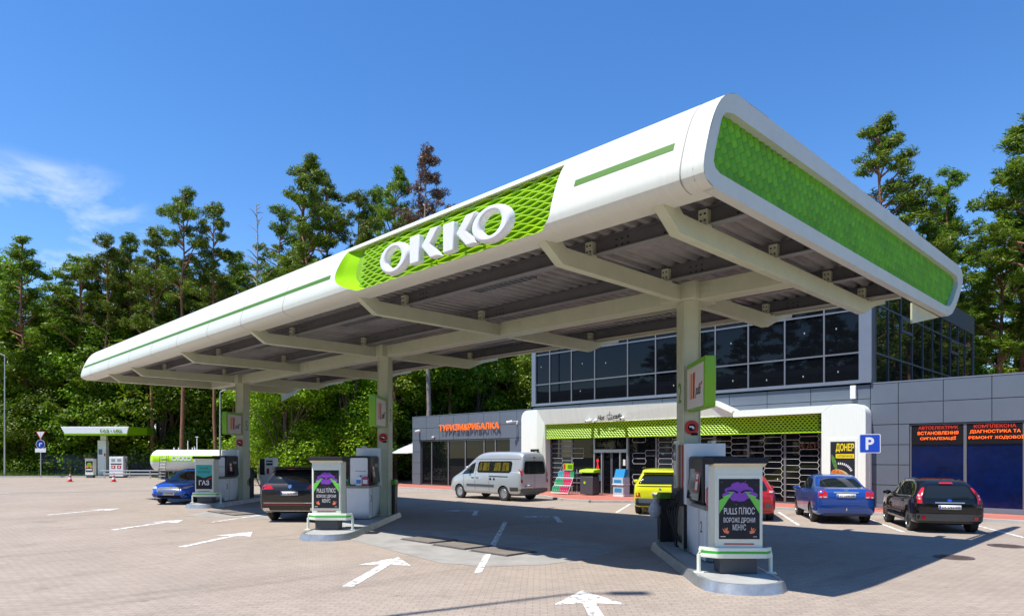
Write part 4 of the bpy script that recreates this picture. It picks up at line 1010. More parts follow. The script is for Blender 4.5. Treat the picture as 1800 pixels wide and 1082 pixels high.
def disc(b, cx, cz, rx, rz, a, y): n = 24; b.add([(cx+rx*cos(2*pi*i/n)*cos(a)-rz*sin(2*pi*i/n)*sin(a), y, cz+rx*cos(2*pi*i/n)*sin(a)+rz*sin(2*pi*i/n)*cos(a)) for i in range(n)], [tuple(range(n))])
b = MB(); disc(b, -.05, -.43, .40, .24, rad(-28), -.014); disc(b, .05, -.62, .36, .2, rad(-25), -.015); b.build('wrap', 'wrap', po)
b = MB(); disc(b, -.15, -.33, .27, .15, rad(-18), -.017); b.build('filling', 'fill', po)
b = MB(); disc(b, -.38, -.62, .1, .18, .3, -.0135); disc(b, -.3, .12, .07, .3, .3, -.0135); b.build('salad', 'salad', po)
b = MB()
for k in range(9):
    a = rad(95-9*k); T = Matrix.Translation((-.05+.45*cos(a)*1.0-.05, -.014, -.35+.42*sin(a))) @ Matrix.Rotation(rad(9*k-5), 4, 'Y'); b.box(-.022, .022, -.002, 0, -.04, .04, T=T)
b.build('slogan', 'paper', po)
t = thing('dark_poster', 'small dark poster with a green disc on the left portal pier above the van', 'poster', (-25.2, YP-.02, 1.98))
b = MB(); b.box(-.62+.0, .0, 0, .02, -.9, .42); f = b.build('print', 'poster', t)
b = MB(); disc(b, -.22, .2, .11, .13, 0, -.003); b.build('disc', 'green', f)
b = MB(); b.tube([(-.55, -.004, .08), (-.45, -.004, .3), (-.4, -.004, .1)], .012, 4); b.tube([(-.1, -.004, .05), (-.02, -.004, .25)], .015, 4); b.box(-.5, -.12, -.004, -.001, -.06, .0); b.build('artwork', 'paper', f)
# cameras and boxes
def seccam(loc, label, arm=.0, yaw=0, kind='dome'):
    t = thing('security_camera', label, 'security camera', loc, rad(yaw), 'white security cameras on the facade')
    if kind == 'arm':
        b = MB(); b.box(-.05, .05, -.04, 0, -.1, .1); b.tube([(0, -.02, .03), (0, -.25, .05), (-.05, -.42, .04)], .03, 8); b.build('bracket', 'white', t, smooth=True)
        b = MB(); b.tube([(-.02, -.40, .04), (-.32, -.55, 0)], .075, 10); b.build('body', 'white', t, smooth=True)
    elif kind == 'bullet':
        b = MB(); b.box(-.08, .08, -.08, 0, -.07, .07); b.build('bracket', 'white', t, bevel=.01)
        b = MB(); b.tube([(0, -.05, 0), (-.06, -.33, -.06)], .085, 12); b.build('body', 'white', t, smooth=True)
        b = MB(); b.tube([(-.06, -.33, -.06), (-.062, -.335, -.061)], .06, 10); b.build('lens', 'ink', t)
    else:
        b = MB(); b.lathe([(0, -.11), (.05, -.1), (.085, -.05), (.09, .02), (.07, .04), (0, .04)], 14, off=(0, -.12, 0)); b.build('body', 'white', t, smooth=True)
        b = MB(); b.box(-.06, .06, -.12, 0, -.02, .06); b.build('bracket', 'white', t)
        b = MB(); b.lathe([(.0, -.125), (.045, -.11), (.06, -.08)], 10, off=(0, -.13, 0)); b.build('lens', 'ink', t)
seccam((-36.8, YF, 3.7), 'white camera at the far left end of the grey left wing', kind='bullet')
seccam((-35.2, YF, 3.25), 'small white dome camera below the first orange letters', kind='dome')
seccam((-27.5, YF, 3.95), 'white camera on a long arm beside the cream portal', kind='arm')
seccam((-21.75, 27.15, 3.82), 'white camera left of the cafe script', kind='bullet', yaw=-10); seccam((-21.4, 27.15, 3.80), 'small black lensed camera right under the first script word', kind='dome'); seccam((-19.75, 27.15, 3.88), 'white camera right of the cafe script', kind='bullet', yaw=20)
t = thing('wall_box', 'white vertical antenna box on the wall above the right portal corner', 'antenna box', (-9.26, YF-.16, 4.22))
b = MB(); b.box(-.1, .1, 0, .12, 0, .5); b.build('housing', 'white', t, bevel=.015)
b = MB(); b.box(-.04, .04, .12, .16, .1, .4); b.tube([(.02, .05, 0), (.0, .05, -.1), (-.06, .04, -.14)], .012, 5); b.build('bracket', 'mull', t)
# ------------------------------------------------------------------ small things by the shop
t = thing('parking_sign', 'blue square parking sign with white P on a pole by the grey wall', 'sign', (-8.26, 26.2, .1), rad(20))
b = MB(); b.tube([(0, .03, 0), (0, .03, 2.75)], .035, 10); b.build('pole', 'alu', t, smooth=True)
b = MB(); b.prism(rrect(-.34, .34, 2.04, 2.72, .05), -.012, 0, 'y'); p = b.build('plate', 'paper', t)
b = MB(); b.prism(rrect(-.315, .315, 2.065, 2.695, .04), -.015, -.012, 'y'); b.build('field', 'signblue', p)
b = MB(); b.text('P', w=.27, h=.45, depth=.003, at=(.0, -.0155, 2.38), bold=.03); b.build('lettering', 'paper', p)
t = thing('bottle_rack', 'tiered rack of pink and green fluid bottles with a green header left of the bin', 'display rack', (-22.6, 26.0, .1), rad(0))
b = MB()
for k, (y, z) in enumerate(((-.35, .05), (-.1, .42), (.12, .80))):
    b.box(-.54, .54, y, y+.3, z, z+.02); b.box(-.55, .55, y-.01, y+.0, z, z+.05)
for x in (-.54, .54):
    b.tube([(x, .4, 0), (x, .4, 1.25)], .012, 5); b.tube([(x, -.35, 0), (x, .12, .86)], .012, 5)
b.build('shelf', 'white', t)
b = MB(); b.box(-.15, .50, .15, .18, 1.22, 1.55, 0); b.box(-.12, .0, .145, .15, 1.25, 1.52, 1); b.box(.14, .46, .145, .15, 1.28, 1.48, 2); b.build('header', ['lime', 'red', 'dgreen'], t)
M['bgreen'] = mat('green_fluid', (.03, .35, .14), .25, 0, .4, 14); M['bpink'] = mat('magenta_fluid', (.62, .03, .12), .25, 0, .4, 14); M['bblue'] = mat('blue_label', (.04, .35, .40), .3, 0, .4, 14)
bt = None
for k, (y, z) in enumerate(((-.22, .07), (.03, .44), (.25, .82))):
    for i in range(8):
        x = -.47+i*.134
        mt = 'bgreen' if (i < 4 if k < 2 else i in (6, 7)) else 'bpink'
        if k == 2 and i < 3: mt = 'bblue'
        o = thing('fluid_bottle', {'bgreen': 'green washer fluid bottle on the tiered rack', 'bpink': 'pink washer fluid bottle on the tiered rack', 'bblue': 'teal labelled fluid bottle at the top left of the tiered rack'}[mt], 'bottle', (-22.6+x, 26.0+y, .1+z), 0, 'bottles on the tiered rack')
        b = MB(); b.prism([(-.062, 0), (.062, 0), (.062, .24), (.03, .31), (-.03, .31), (-.062, .24)], -.08, .06, 'y'); b.build('body', mt, o, bevel=.01)
        b = MB(); b.tube([(-.03, -.084, .10), (.0, -.086, .17), (.03, -.084, .10)], .008, 4); b.lathe([(.022, .31), (.022, .345), (0, .345)], 8); b.build('cap', 'paper', o)
t = thing('litter_bin', 'tall charcoal litter bin with a bright green lid left of the shop door', 'bin', (-21.15, 26.3, .1), rad(8))
b = MB(); b.box(-.36, .36, -.33, .33, .04, .92); b.build('body', 'dark', t, bevel=.015)
b = MB(); b.box(-.30, .30, -.25, .33, .92, 1.12); b.build('mouth', 'ink', t)
b = MB(); b.prism([(-.38, 1.1), (-.30, 1.25), (.36, 1.30), (.38, 1.1)], -.42, .42, 'x'); b.build('lid', 'lime', t, bevel=.04)
b = MB(); b.add([(-.1+.06*cos(2*pi*i/14), -.335, .62+.07*sin(2*pi*i/14)) for i in range(14)], [tuple(range(14))]); b.build('emblem', 'lime', t)
t = thing('water_rack', 'blue and white stack of bottled water beside the shop door behind the yellow car', 'display rack', (-19.35, 26.45, .1), 0)
b = MB(); b.box(-.3, .3, -.25, .25, .1, .52, 0); b.box(-.3, .3, -.28, .25, .60, .9, 0); b.box(-.33, .33, -.3, .27, .55, .6, 1); b.prism([(-.2, .9), (.2, .95), (.22, 1.3), (-.05, 1.3)], -.28, .28, 'x', 2); b.box(-.22, .2, -.285, -.28, .65, .8, 2); b.box(-.22, .2, -.255, -.25, .2, .4, 2); b.box(-.3, .3, -.25, .25, .0, .1, 1)
M['waterblue'] = mat('water_blue', (.03, .24, .48), .3); M['pet'] = mat('clear_bottle_pack', (.45, .56, .62), .15, 0, .3, 25)
b.build('pack', ['pet', 'white', 'waterblue'], t, bevel=.02)
# patio umbrella edge beyond the left wing
t = thing('patio_umbrella', 'pale patio umbrella showing its edge left of the grey building', 'umbrella', (-40.2, 29.5, 0))
b = MB(); b.lathe([(0, 2.95), (1.8, 2.25), (1.8, 2.2), (0, 2.88)], 8); b.build('canopy', 'white', t)
b = MB(); b.tube([(0, 0, 0), (0, 0, 2.9)], .03, 8); b.build('pole', 'alu', t)
# ------------------------------------------------------------------ gas station in the back left
t = thing('gas_canopy', 'small white and green gas canopy on one column at the back left', 'canopy', (*ff(-38.3, 64)[:2], 0), FR)
M['gaswhite'] = mat('gas_canopy_white', (.78, .80, .78), .4)
b = MB(); b.prism([(-4.0, 4.75), (2.4, 4.75), (2.2, 3.98), (-3.55, 3.98)], -.6, 2.4, 'y'); b.build('canopy_box', 'gaswhite', t, bevel=.03)
b = MB(); b.prism([(-3.6, 3.95), (2.25, 3.95), (2.3, 4.12), (-3.7, 4.12)], -.63, 2.4, 'y'); b.build('green_band', 'green', t)
b = MB(); b.add([(2.42, -.6, 4.75), (3.3, .9, 4.72), (3.2, .9, 4.0), (2.25, -.62, 3.98)], [(0, 1, 2, 3)]); b.prism([(2.4, -.6), (3.3, .9), (3.3, 2.4), (2.4, 2.4)], 4.0, 4.7, 'z'); b.build('end_band', 'green', t)
b = MB(); b.text('ГАЗ • LPG', w=2.0, h=.28, depth=.02, at=(.75, -.64, 4.36), bold=.03); b.build('lettering', 'dgreen', t)
b = MB(); b.box(-1.25, -.45, .6, 1.1, 0, 3.5); b.box(-1.05, -.5, .7, 1.0, 3.5, 4.0); b.build('column', 'cabinet', t, bevel=.02)
M['signgrey'] = mat('slate_blue', (.10, .17, .22), .5)
b = MB(); b.box(-1.15, -.8, .58, .6, 2.15, 2.65, 0); b.box(-.62, -.5, .58, .6, 2.0, 2.25, 1); b.build('notice', ['signgrey', 'red'], t)
cabinet(0, 0, 'lpg', 'small poster cabinet with green and orange poster under the gas canopy', frame=(ff(-38.9, 62.3, 0), FR), group=None)
t = thing('gas_dispenser', 'white two door gas dispenser with red labels left of the tank', 'gas pump', ff(-36.6, 62.6, 0), FR)
b = MB(); b.box(-.65, .65, 0, .7, .12, 1.95); b.build('housing', 'white', t, bevel=.03)
b = MB(); b.box(-.66, .66, .0, .7, 0, .12, 0); b.box(-.5, .5, -.012, 0, 1.22, 1.32, 0); b.box(-.45, -.1, -.012, 0, 1.5, 1.75, 1); b.box(.1, .45, -.012, 0, 1.5, 1.75, 1); b.box(-.45, -.08, -.012, 0, .85, 1.12, 2); b.box(.08, .45, -.012, 0, .85, 1.12, 2); b.box(-.35, -.2, -.015, -.012, .92, 1.05, 3); b.box(.2, .35, -.015, -.012, .92, 1.05, 3)
b.build('display', ['ink', 'glassgrey', 'red', 'paper'], t)
b = MB(); b.tube([(.68, .3, 1.7), (.85, .25, 1.3), (.75, .2, .5), (.66, .3, .35)], .03, 6); b.build('hose', 'rubber', t, smooth=True)
t = thing('gas_tank', 'white and green cylindrical gas tank with black ladder and white lettering', 'gas tank', ff(-27.8, 59, 0), FR)
rt = .93; zt_ = 1.62; x0, x1 = -3.55, 3.3
prof = [(0, x0)]+[(rt*sin(rad(a)), x0+.55-.55*cos(rad(a))) for a in (15, 30, 45, 60, 75, 90)]+[(rt, x1-.55)]+[(rt*cos(rad(a)), x1-.55+.55*sin(rad(a))) for a in (15, 30, 45, 60, 75)]+[(0, x1)]
b = MB(); b.lathe(prof, 36, 'x', off=(0, 0, zt_)); b.build('shell', 'white', t, smooth=True, angle=60)
def wrap(b, a0, a1, xa, xb, g=.006, n=10, m=0):
    vs = []; r = rt+g
    for i in range(n+1):
        a = rad(a0+(a1-a0)*i/n)
        for x in (xa, xb): vs.append((x, -r*cos(a), zt_+r*sin(a)))
    b.add(vs, [(2*i, 2*i+1, 2*i+3, 2*i+2) for i in range(n)], m)
b = MB(); wrap(b, -8, 28, x0+.55, x1-.6)
vs = []; n = 10
for i in range(n+1):
    a = rad(-8+36*i/n)
    for k in range(5):
        q = rad(90-k*20); vs.append((x0+.55-.56*cos(q), -(rt+.006)*cos(a)*sin(q) if k < 5 else 0, zt_+(rt+.006)*sin(a)*1.0))
b.add(vs, [(5*i+k, 5*i+k+1, 5*i+k+6, 5*i+k+5) for i in range(n) for k in range(3)])
b.build('green_stripe', 'lime', t, smooth=True)
b = MB(); b.text('OKKO', w=1.75, h=.42, depth=.02, at=(-.55, -.935, 1.80), bold=.05); b.box(.52, .62, -.945, -.92, 1.5, 2.05); b.build('lettering', 'paper', t)
b = MB()
for x in (-2.6, 2.2): b.box(x-.12, x+.12, -.6, .6, 0, .95)
b.build('saddle', 'conc', t)
b = MB()
for x in (-2.35, -1.8): b.tube([(x, -1.25, .1), (x, -1.05, 1.9), (x, -.8, 2.45)], .022, 6)
for k in range(8): b.tube([(-2.35, -1.22+k*.03, .3+k*.25), (-1.8, -1.22+k*.03, .3+k*.25)], .016, 5)
b.build('ladder', 'mull', t)
b = MB()
for x, h, w in ((-.45, 3.35, 0), (.35, 3.65, 1)):
    b.tube([(x, 0, 2.5), (x, 0, h)], .04, 6)
    if w: b.box(x-.12, x+.12, -.05, .05, h-.02, h+.05)
for x in (-1.6, -1.2, .0, .2): b.tube([(x, -.1, 2.5), (x, -.1, 2.75)], .05, 6)
b.build('vent_pipe', 'white', t)
t = thing('pipe_rail', 'low white pipe rail with yellow ends in front of the gas tank', 'rail', ff(-33.2, 59.5, 0), FR)
b = MB(); b.tube([(-3.0, 0, .72), (3.4, 0, .72)], .05, 8); b.tube([(-3.0, .5, .42), (2.5, .5, .42), (2.75, .5, .6)], .07, 8)
for x in (-2.6, -.4, 1.4, 3.0): b.tube([(x, 0, 0), (x, 0, .72)], .035, 6)
b.build('rail', 'alu', t, smooth=True)
# traffic cones
def cone(loc, label):
    t = thing('traffic_cone', label, 'traffic cone', loc, 0, 'traffic cones on the paving')
    b = MB(); b.box(-.2, .2, -.2, .2, 0, .04); b.lathe([(.155, .04), (.12, .2)], 16); b.lathe([(.12, .2), (.085, .36)], 16, m=1); b.lathe([(.085, .36), (.06, .5)], 16); b.lathe([(.06, .5), (.045, .58)], 16, m=1); b.lathe([(.045, .58), (.03, .68), (0, .68)], 16)
    b.build('body', ['conered', 'paper'], t)
M['conered'] = mat('cone_red', (.62, .03, .02), .5)
cone((-61.9, 12.6, 0), 'red and white traffic cone in front of the small gas canopy'); cone((-59.4, 15.0, 0), 'red and white traffic cone in front of the white gas dispenser')
# road sign post
t = thing('road_sign', 'sign post with a yield triangle above a blue turn disc and a white plate', 'sign', ff(-43.8, 62.9, 0), FR)
b = MB(); b.tube([(0, .03, 0), (0, .03, 4.2)], .045, 8); b.build('pole', 'alu', t)
b = MB(); b.add([(-.45, 0, 4.3), (.45, 0, 4.3), (0, 0, 3.52)], [(0, 1, 2)]); b.add([(-.36, -.006, 4.25), (.36, -.006, 4.25), (0, -.006, 3.64)], [(0, 1, 2)], 1); b.build('yield_plate', ['red', 'paper'], t)
b = MB(); b.lathe([(.42, 0), (.42, .01), (0, .01)], 24, 'y', off=(0, -.02, 3.1)); b.lathe([(.39, -.025), (0, -.025)], 24, 'y', m=1, off=(0, 0, 3.1)); b.box(-.12, -.04, -.03, -.027, 2.9, 3.2, 0); b.box(-.12, .16, -.03, -.027, 3.14, 3.22, 0); b.build('turn_disc', ['paper', 'signblue'], t)
b = MB(); b.box(-.5, .5, -.02, -.01, 2.35, 2.72); b.build('sub_plate', 'paper', t)
# lamp posts
def lamp(loc, h, label, arm=1.2):
    t = thing('lamp_post', label, 'lamp post', loc, FR, 'lamp posts along the trees')
    b = MB(); b.tube([(0, 0, 0), (0, 0, h)], .09, 10, r1=.05); b.tube([(0, 0, h), (arm*.5, 0, h+.25), (arm, 0, h+.3)], .04, 8); b.build('pole', 'alu', t, smooth=True)
    b = MB(); b.prism([(arm-.1, h+.27), (arm+.5, h+.3), (arm+.45, h+.4), (arm-.05, h+.38)], -.13, .13, 'y'); b.build('lantern', 'alu', t)
lamp(ff(-48.1, 64.2), 11.5, 'tall thin grey lamp post at the far left edge', -1.2); lamp(ff(-20.9, 48.5), 6.6, 'slim pale lamp post among the bright hedge behind pump 5')
# post whose shadow crosses the foreground would stand behind the camera: a lamp post of the same kind
lamp((-8.85, -1.0, 0), 19.6, 'tall lamp mast left of the viewpoint whose shadow touches the nearest arrow', .6); lamp((-45.2, 3.9, 0), 20.0, 'tall lamp mast beyond the left edge whose shadow reaches the blue saloon', .6)
# concrete panel fence with pyramids
def fence(r0, r1, f, label):
    t = thing('panel_fence', label, 'fence', ff(r0, f), FR, 'grey panel fences below the trees')
    Lg = r1-r0; b = MB(); b.box(0, Lg, 0, .12, 1.75, 2.2); b.box(0, Lg, .02, .14, 0, 1.75)
    b.build('panel', 'fencegrey', t)
    b = MB(); w = .62; nx = int(Lg/w)
    for i in range(nx):
        for j in range(3):
            x = i*w+.06; z = .02+j*.58; b.add([(x, .02, z), (x+w-.06, .02, z), (x+w-.06, .02, z+.54), (x, .02, z+.54), (x+w/2-.03, -.13, z+.27)], [(0, 1, 4), (1, 2, 4), (2, 3, 4), (3, 0, 4)])
    b.build('relief', 'fencegrey2', t)
    k = 0
    while k*4.4 <= Lg+.1:
        b = MB(); b.box(k*4.4-.09, k*4.4+.09, -.04, .16, 0, 2.25); b.build('post', 'fencegrey2', t); k += 1
M['fencegrey'] = mat('fence_grey', (.05, .055, .075), .8, 0, .1, 2); M['fencegrey2'] = mat('fence_relief_grey', (.13, .14, .165), .85, 0, .12, 2)
fence(-46.6, -37.5, 67.0, 'grey fence with pyramid relief behind the road sign'); fence(-37.3, -22, 66.5, 'dark grey panel fence behind the gas tank')

# ------------------------------------------------------------------ cars
def tyre_mats():
    M['tyre'] = mat('tyre', (.025, .025, .026), .75, 0, .15, 20); M['rim'] = mat('alloy_rim', (.55, .56, .57), .3, .8); M['well'] = mat('wheel_well', (.006, .006, .006), .9)
    M['tail'] = mat('tail_lamp_red', (.50, .01, .012), .12, coat=.6); M['lampclear'] = mat('lamp_clear', (.62, .64, .66), .08, .3, coat=.6)
    M['chrome'] = mat('chrome', (.72, .73, .75), .1, .95); M['trim'] = mat('grey_bumper_plastic', (.075, .078, .082), .55)
tyre_mats()
TPL = {
 # x/(L/2), bottom/H, shoulder/H, top/H, halfwidth/(W/2), roof halfwidth/(W/2)
 'hatch': [(-1.0, .36, .46, .50, .80, .62), (-.985, .24, .56, .62, .90, .76), (-.95, .17, .62, .72, .96, .76), (-.90, .15, .645, .815, .985, .71), (-.82, .14, .655, .905, 1, .68), (-.70, .14, .655, .955, 1, .68), (-.45, .14, .645, .99, 1, .70), (-.1, .14, .635, 1.0, 1, .72), (.12, .14, .625, .97, 1, .71), (.28, .14, .615, .87, 1, .70), (.42, .14, .605, .745, 1, .74), (.52, .14, .595, .665, 1, .80), (.68, .14, .57, .63, .99, .80), (.82, .15, .52, .585, .95, .74), (.93, .17, .45, .51, .84, .62), (.985, .24, .38, .43, .70, .5), (1.0, .30, .36, .38, .6, .42)],
 'sedan': [(-1.0, .36, .50, .54, .78, .62), (-.985, .24, .60, .66, .90, .78), (-.95, .18, .655, .72, .95, .80), (-.85, .15, .67, .735, .98, .80), (-.68, .15, .67, .75, 1, .78), (-.56, .14, .665, .84, 1, .70), (-.42, .14, .66, .95, 1, .68), (-.25, .14, .655, .995, 1, .69), (.0, .14, .645, 1.0, 1, .70), (.14, .14, .635, .965, 1, .69), (.28, .14, .625, .865, 1, .70), (.41, .14, .61, .74, 1, .76), (.50, .14, .60, .665, 1, .82), (.68, .14, .57, .63, .99, .80), (.84, .15, .52, .575, .94, .72), (.94, .18, .45, .50, .84, .62), (.985, .24, .38, .42, .70, .5), (1.0, .30, .35, .38, .6, .42)],
 'suv': [(-1.0, .34, .48, .52, .82, .66), (-.985, .24, .58, .63, .92, .78), (-.95, .18, .62, .70, .97, .78), (-.90, .16, .635, .80, .985, .74), (-.82, .15, .645, .93, 1, .72), (-.72, .15, .645, .985, 1, .72), (-.45, .15, .64, 1.0, 1, .73), (-.1, .15, .635, 1.0, 1, .74), (.10, .15, .63, .97, 1, .73), (.24, .15, .625, .88, 1, .72), (.38, .15, .62, .76, 1, .78), (.47, .15, .61, .69, 1, .84), (.66, .15, .60, .665, .99, .84), (.84, .16, .56, .62, .95, .78), (.94, .19, .48, .54, .86, .68), (.985, .25, .40, .46, .74, .56), (1.0, .31, .37, .40, .64, .48)],
 'van': [(-1.0, .26, .45, .48, .90, .82), (-.992, .20, .52, .80, .95, .74), (-.975, .18, .56, .93, .97, .70), (-.955, .15, .58, .965, .985, .70), (-.9, .13, .58, .985, 1, .72), (-.6, .12, .575, 1.0, 1, .73), (-.1, .12, .57, 1.0, 1, .73), (.10, .12, .565, .98, 1, .72), (.22, .12, .56, .93, 1, .71), (.34, .12, .55, .85, 1, .70), (.48, .12, .54, .73, 1, .72), (.62, .12, .52, .60, 1, .78), (.74, .12, .49, .53, .98, .80), (.86, .13, .44, .48, .93, .74), (.94, .15, .38, .42, .85, .66), (.985, .18, .30, .35, .74, .56), (1.0, .22, .27, .30, .66, .5)],
}
def car(kind, loc, heading, L_, W_, H_, wb, wr, paint, name, label, cat, front_axle=None, hub=False):
    t = thing(name, label, cat, (loc[0], loc[1], 0), rad(heading))
    st = TPL[kind]; vs = []; n = 0
    for x, zb, zs, zt, w, wrf in st:
        x *= L_/2; zb *= H_; zs *= H_; zt *= H_; w *= W_/2; wrf *= W_/2
        d = zt-zs; e = min(d, .07)
        half = [(0, zb), (.80*w, zb), (.955*w, zb+.05), (w*.992, zb+.25*(zs-zb)), (w, zb+.62*(zs-zb)), (w*.975, zs-.02), (w*.94, zs+.01)]
        up = [(.05, .30), (.50, .62), (.88, .93)]
        for a, q in up: half.append((w*.935+(wrf-w*.935)*a, zs+.01+(d-.03)*a))
        half += [(wrf*.90, zt-.014), (wrf*.5, zt-.002), (0, zt)]
        ring_ = half+[(-y, z) for y, z in half[-2:0:-1]]
        n = len(ring_); vs += [(x, y, z) for y, z in ring_]
    k = len(st); fs = [(i*n+j, i*n+(j+1) % n, (i+1)*n+(j+1) % n, (i+1)*n+j) for i in range(k-1) for j in range(n)]
    fs += [tuple(range(n))[::-1], tuple(range((k-1)*n, k*n))]
    me = bpy.data.meshes.new('body'); me.from_pydata(vs, [], fs); me.materials.append(paint); me.materials.append(M['well'])
    o = bpy.data.objects.new('body_tmp', me); C.objects.link(o)
    s = o.modifiers.new('s', 'SUBSURF'); s.levels = 2; s.render_levels = 2
    fa = front_axle if front_axle is not None else wb/2; ra = fa-wb
    cut = MB()
    for x in (fa, ra):
        for sy_ in (-1, 1): cut.lathe([(wr*1.14, sy_*(W_/2-.34)), (wr*1.14, sy_*(W_/2+.2))], 28, 'y', off=(x, 0, wr*.98))
    co = cut.build('cut', 'well')
    bo = o.modifiers.new('b', 'BOOLEAN'); bo.object = co; bo.operation = 'DIFFERENCE'; bo.solver = 'EXACT'
    try: bo.material_mode = 'TRANSFER'
    except Exception: pass
    bpy.context.view_layer.update()
    dg = bpy.context.evaluated_depsgraph_get()
    body = bpy.data.meshes.new_from_object(o.evaluated_get(dg)); body.name = 'body'
    bo.show_viewport = False; bpy.context.view_layer.update()
    full = bpy.data.meshes.new_from_object(o.evaluated_get(bpy.context.evaluated_depsgraph_get()))
    bpy.data.objects.remove(o); bpy.data.objects.remove(co)
    for p in body.polygons: p.use_smooth = True
    body.set_sharp_from_angle(angle=rad(38))
    ob = bpy.data.objects.new('body', body); C.objects.link(ob); ob.parent = t
    bvh = BVHTree.FromPolygons([v.co.copy() for v in full.vertices], [list(p.vertices) for p in full.polygons])
    zl = wr
    for x in (fa, ra):
        for sy_ in (-1, 1):
            wq = .21; y1 = sy_*(W_/2-.035); y0 = sy_*(W_/2-.035-wq); r_ = wr
            b = MB(); b.lathe([(r_*.62, y0), (r_*.90, y0), (r_, y0+(y1-y0)*.15), (r_, y0+(y1-y0)*.85), (r_*.93, y1), (r_*.66, y1), (r_*.62, y0+(y1-y0)*.8)], 32, 'y')
            w_ = b.build('wheel', 'tyre', t, smooth=True, angle=35); w_.location = (x, 0, r_)
            b = MB(); yd = y0+(y1-y0)*.86; b.lathe([(r_*.64, y1-(y1-y0)*.02), (r_*.60, yd), (r_*.50, y0+(y1-y0)*.6), (0, y0+(y1-y0)*.55)], 28, 'y', m=1)
            b.lathe([(r_*.65, y1-(y1-y0)*.02), (r_*.60, y1), (r_*.565, yd)], 28, 'y'); b.lathe([(r_*.15, yd), (r_*.13, y1-(y1-y0)*.03), (0, y1-(y1-y0)*.03)], 14, 'y')
            for q in range(7):
                T = Matrix.Rotation(2*pi*q/7, 4, 'Y'); b.box(-r_*.085, r_*.085, min(yd, y1-(y1-y0)*.05), max(yd, y1-(y1-y0)*.05), r_*.1, r_*.60, T=T)
            if hub:
                b = MB(); b.lathe([(r_*.63, y1-(y1-y0)*.04), (r_*.58, y1+(y1-y0)*.02), (r_*.35, y1-(y1-y0)*.05), (r_*.12, y1-(y1-y0)*.01), (0, y1)], 28, 'y')
                for q in range(9):
                    T = Matrix.Rotation(2*pi*q/9, 4, 'Y'); b.box(-r_*.03, r_*.03, min(y1, y1+(y1-y0)*.012), max(y1, y1+(y1-y0)*.012), r_*.40, r_*.53, m=1, T=T)
            b.build('rim', ['rim', 'well'], w_, smooth=True, angle=30)
    def patch(nm, mt, poly, plane, eps=.006, step=.10, parent=t, inset=None, thick=0):
        bm = bmesh.new()
        vv = [bm.verts.new((p[0], p[1], 0)) for p in poly]; bm.faces.new(vv)
        for ax in (0, 1):
            lo = min(p[ax] for p in poly); hi = max(p[ax] for p in poly); m_ = max(1, int((hi-lo)/step))
            for i in range(1, m_):
                c = lo+(hi-lo)*i/m_; co_ = [0, 0, 0]; co_[ax] = c; no = [0, 0, 0]; no[ax] = 1
                bmesh.ops.bisect_plane(bm, geom=bm.verts[:]+bm.edges[:]+bm.faces[:], plane_co=co_, plane_no=no)
        bmesh.ops.triangulate(bm, faces=[f for f in bm.faces if len(f.verts) > 4])
        for v in bm.verts:
            a, z = v.co.x, v.co.y
            if plane[0] == 'l': o_, d_ = Vector((a, 3, z)), Vector((0, -1, 0))
            elif plane[0] == 'r': o_, d_ = Vector((a, -3, z)), Vector((0, 1, 0))
            elif plane[0] == 'b': o_, d_ = Vector((-6, a, z)), Vector((1, 0, 0))
            elif plane[0] == 'f': o_, d_ = Vector((6, a, z)), Vector((-1, 0, 0))
            hit = bvh.ray_cast(o_, d_)
            if hit[0] is None:
                h2 = bvh.find_nearest(Vector((a if plane[0] in 'lr' else (-L_/2 if plane[0] == 'b' else L_/2), (0 if plane[0] in 'lr' else a), z))); v.co = h2[0]-d_*eps
            else: v.co = hit[0]+(hit[1]*eps if hit[1].dot(d_) < 0 else -d_*eps)
        me_ = bpy.data.meshes.new(nm); bm.to_mesh(me_); bm.free(); me_.materials.append(M[mt] if isinstance(mt, str) else mt)
        for p in me_.polygons: p.use_smooth = True
        o_ = bpy.data.objects.new(nm, me_); C.objects.link(o_); o_.parent = parent; 
        if thick:
            so_ = o_.modifiers.new('t', 'SOLIDIFY'); so_.thickness = thick; so_.offset = 1 if False else 0
        return o_
    t_ = dict(t=t, patch=patch, bvh=bvh, L=L_, W=W_, H=H_, fa=fa, ra=ra)
    # mirrors
    for sy_ in (-1, 1):
        b = MB(); mxp = st[[i for i, q in enumerate(st) if q[3] < .9 and q[0] > 0][0]][0]*L_/2-.02
        b.lathe([(0, -.07), (.07, -.05), (.09, .02), (.06, .07), (0, .08)], 12, 'x', T=Matrix.Translation((mxp, sy_*(W_/2+.07), H_*.665)) @ Matrix.Scale(1.25, 4, (0, 1, 0)) @ Matrix.Scale(.8, 4, (0, 0, 1)))
        b.box(mxp-.03, mxp+.03, min(sy_*W_/2*.9, sy_*(W_/2+.05)), max(sy_*W_/2*.9, sy_*(W_/2+.05)), H_*.65, H_*.665)
        b.build('mirror', paint, t, smooth=True)
    return t_
def paintmat(name, col, metal=.0, rough=.35, var=.02, spec=.5):
    m = mat(name, col, rough, metal, var, 1.5, coat=1.0, spec=spec); return m
def rear_window(c, z0, z1, w0, w1, r=.06, mt='cglass'):
    return c['patch']('rear_window', mt, [(-w0, z0+.02), (-w0+.04, z0), (w0-.04, z0), (w0, z0+.02), (w1, z1-.03), (w1-.05, z1), (-w1+.05, z1), (-w1, z1-.03)], 'b', .006)
def side_glass(c, polys, mt='cglass', both=True, trim=True):
    for pl in polys:
        for s in ('l', 'r'):
            c['patch']('side_window', mt, pl, s, .006, .12)
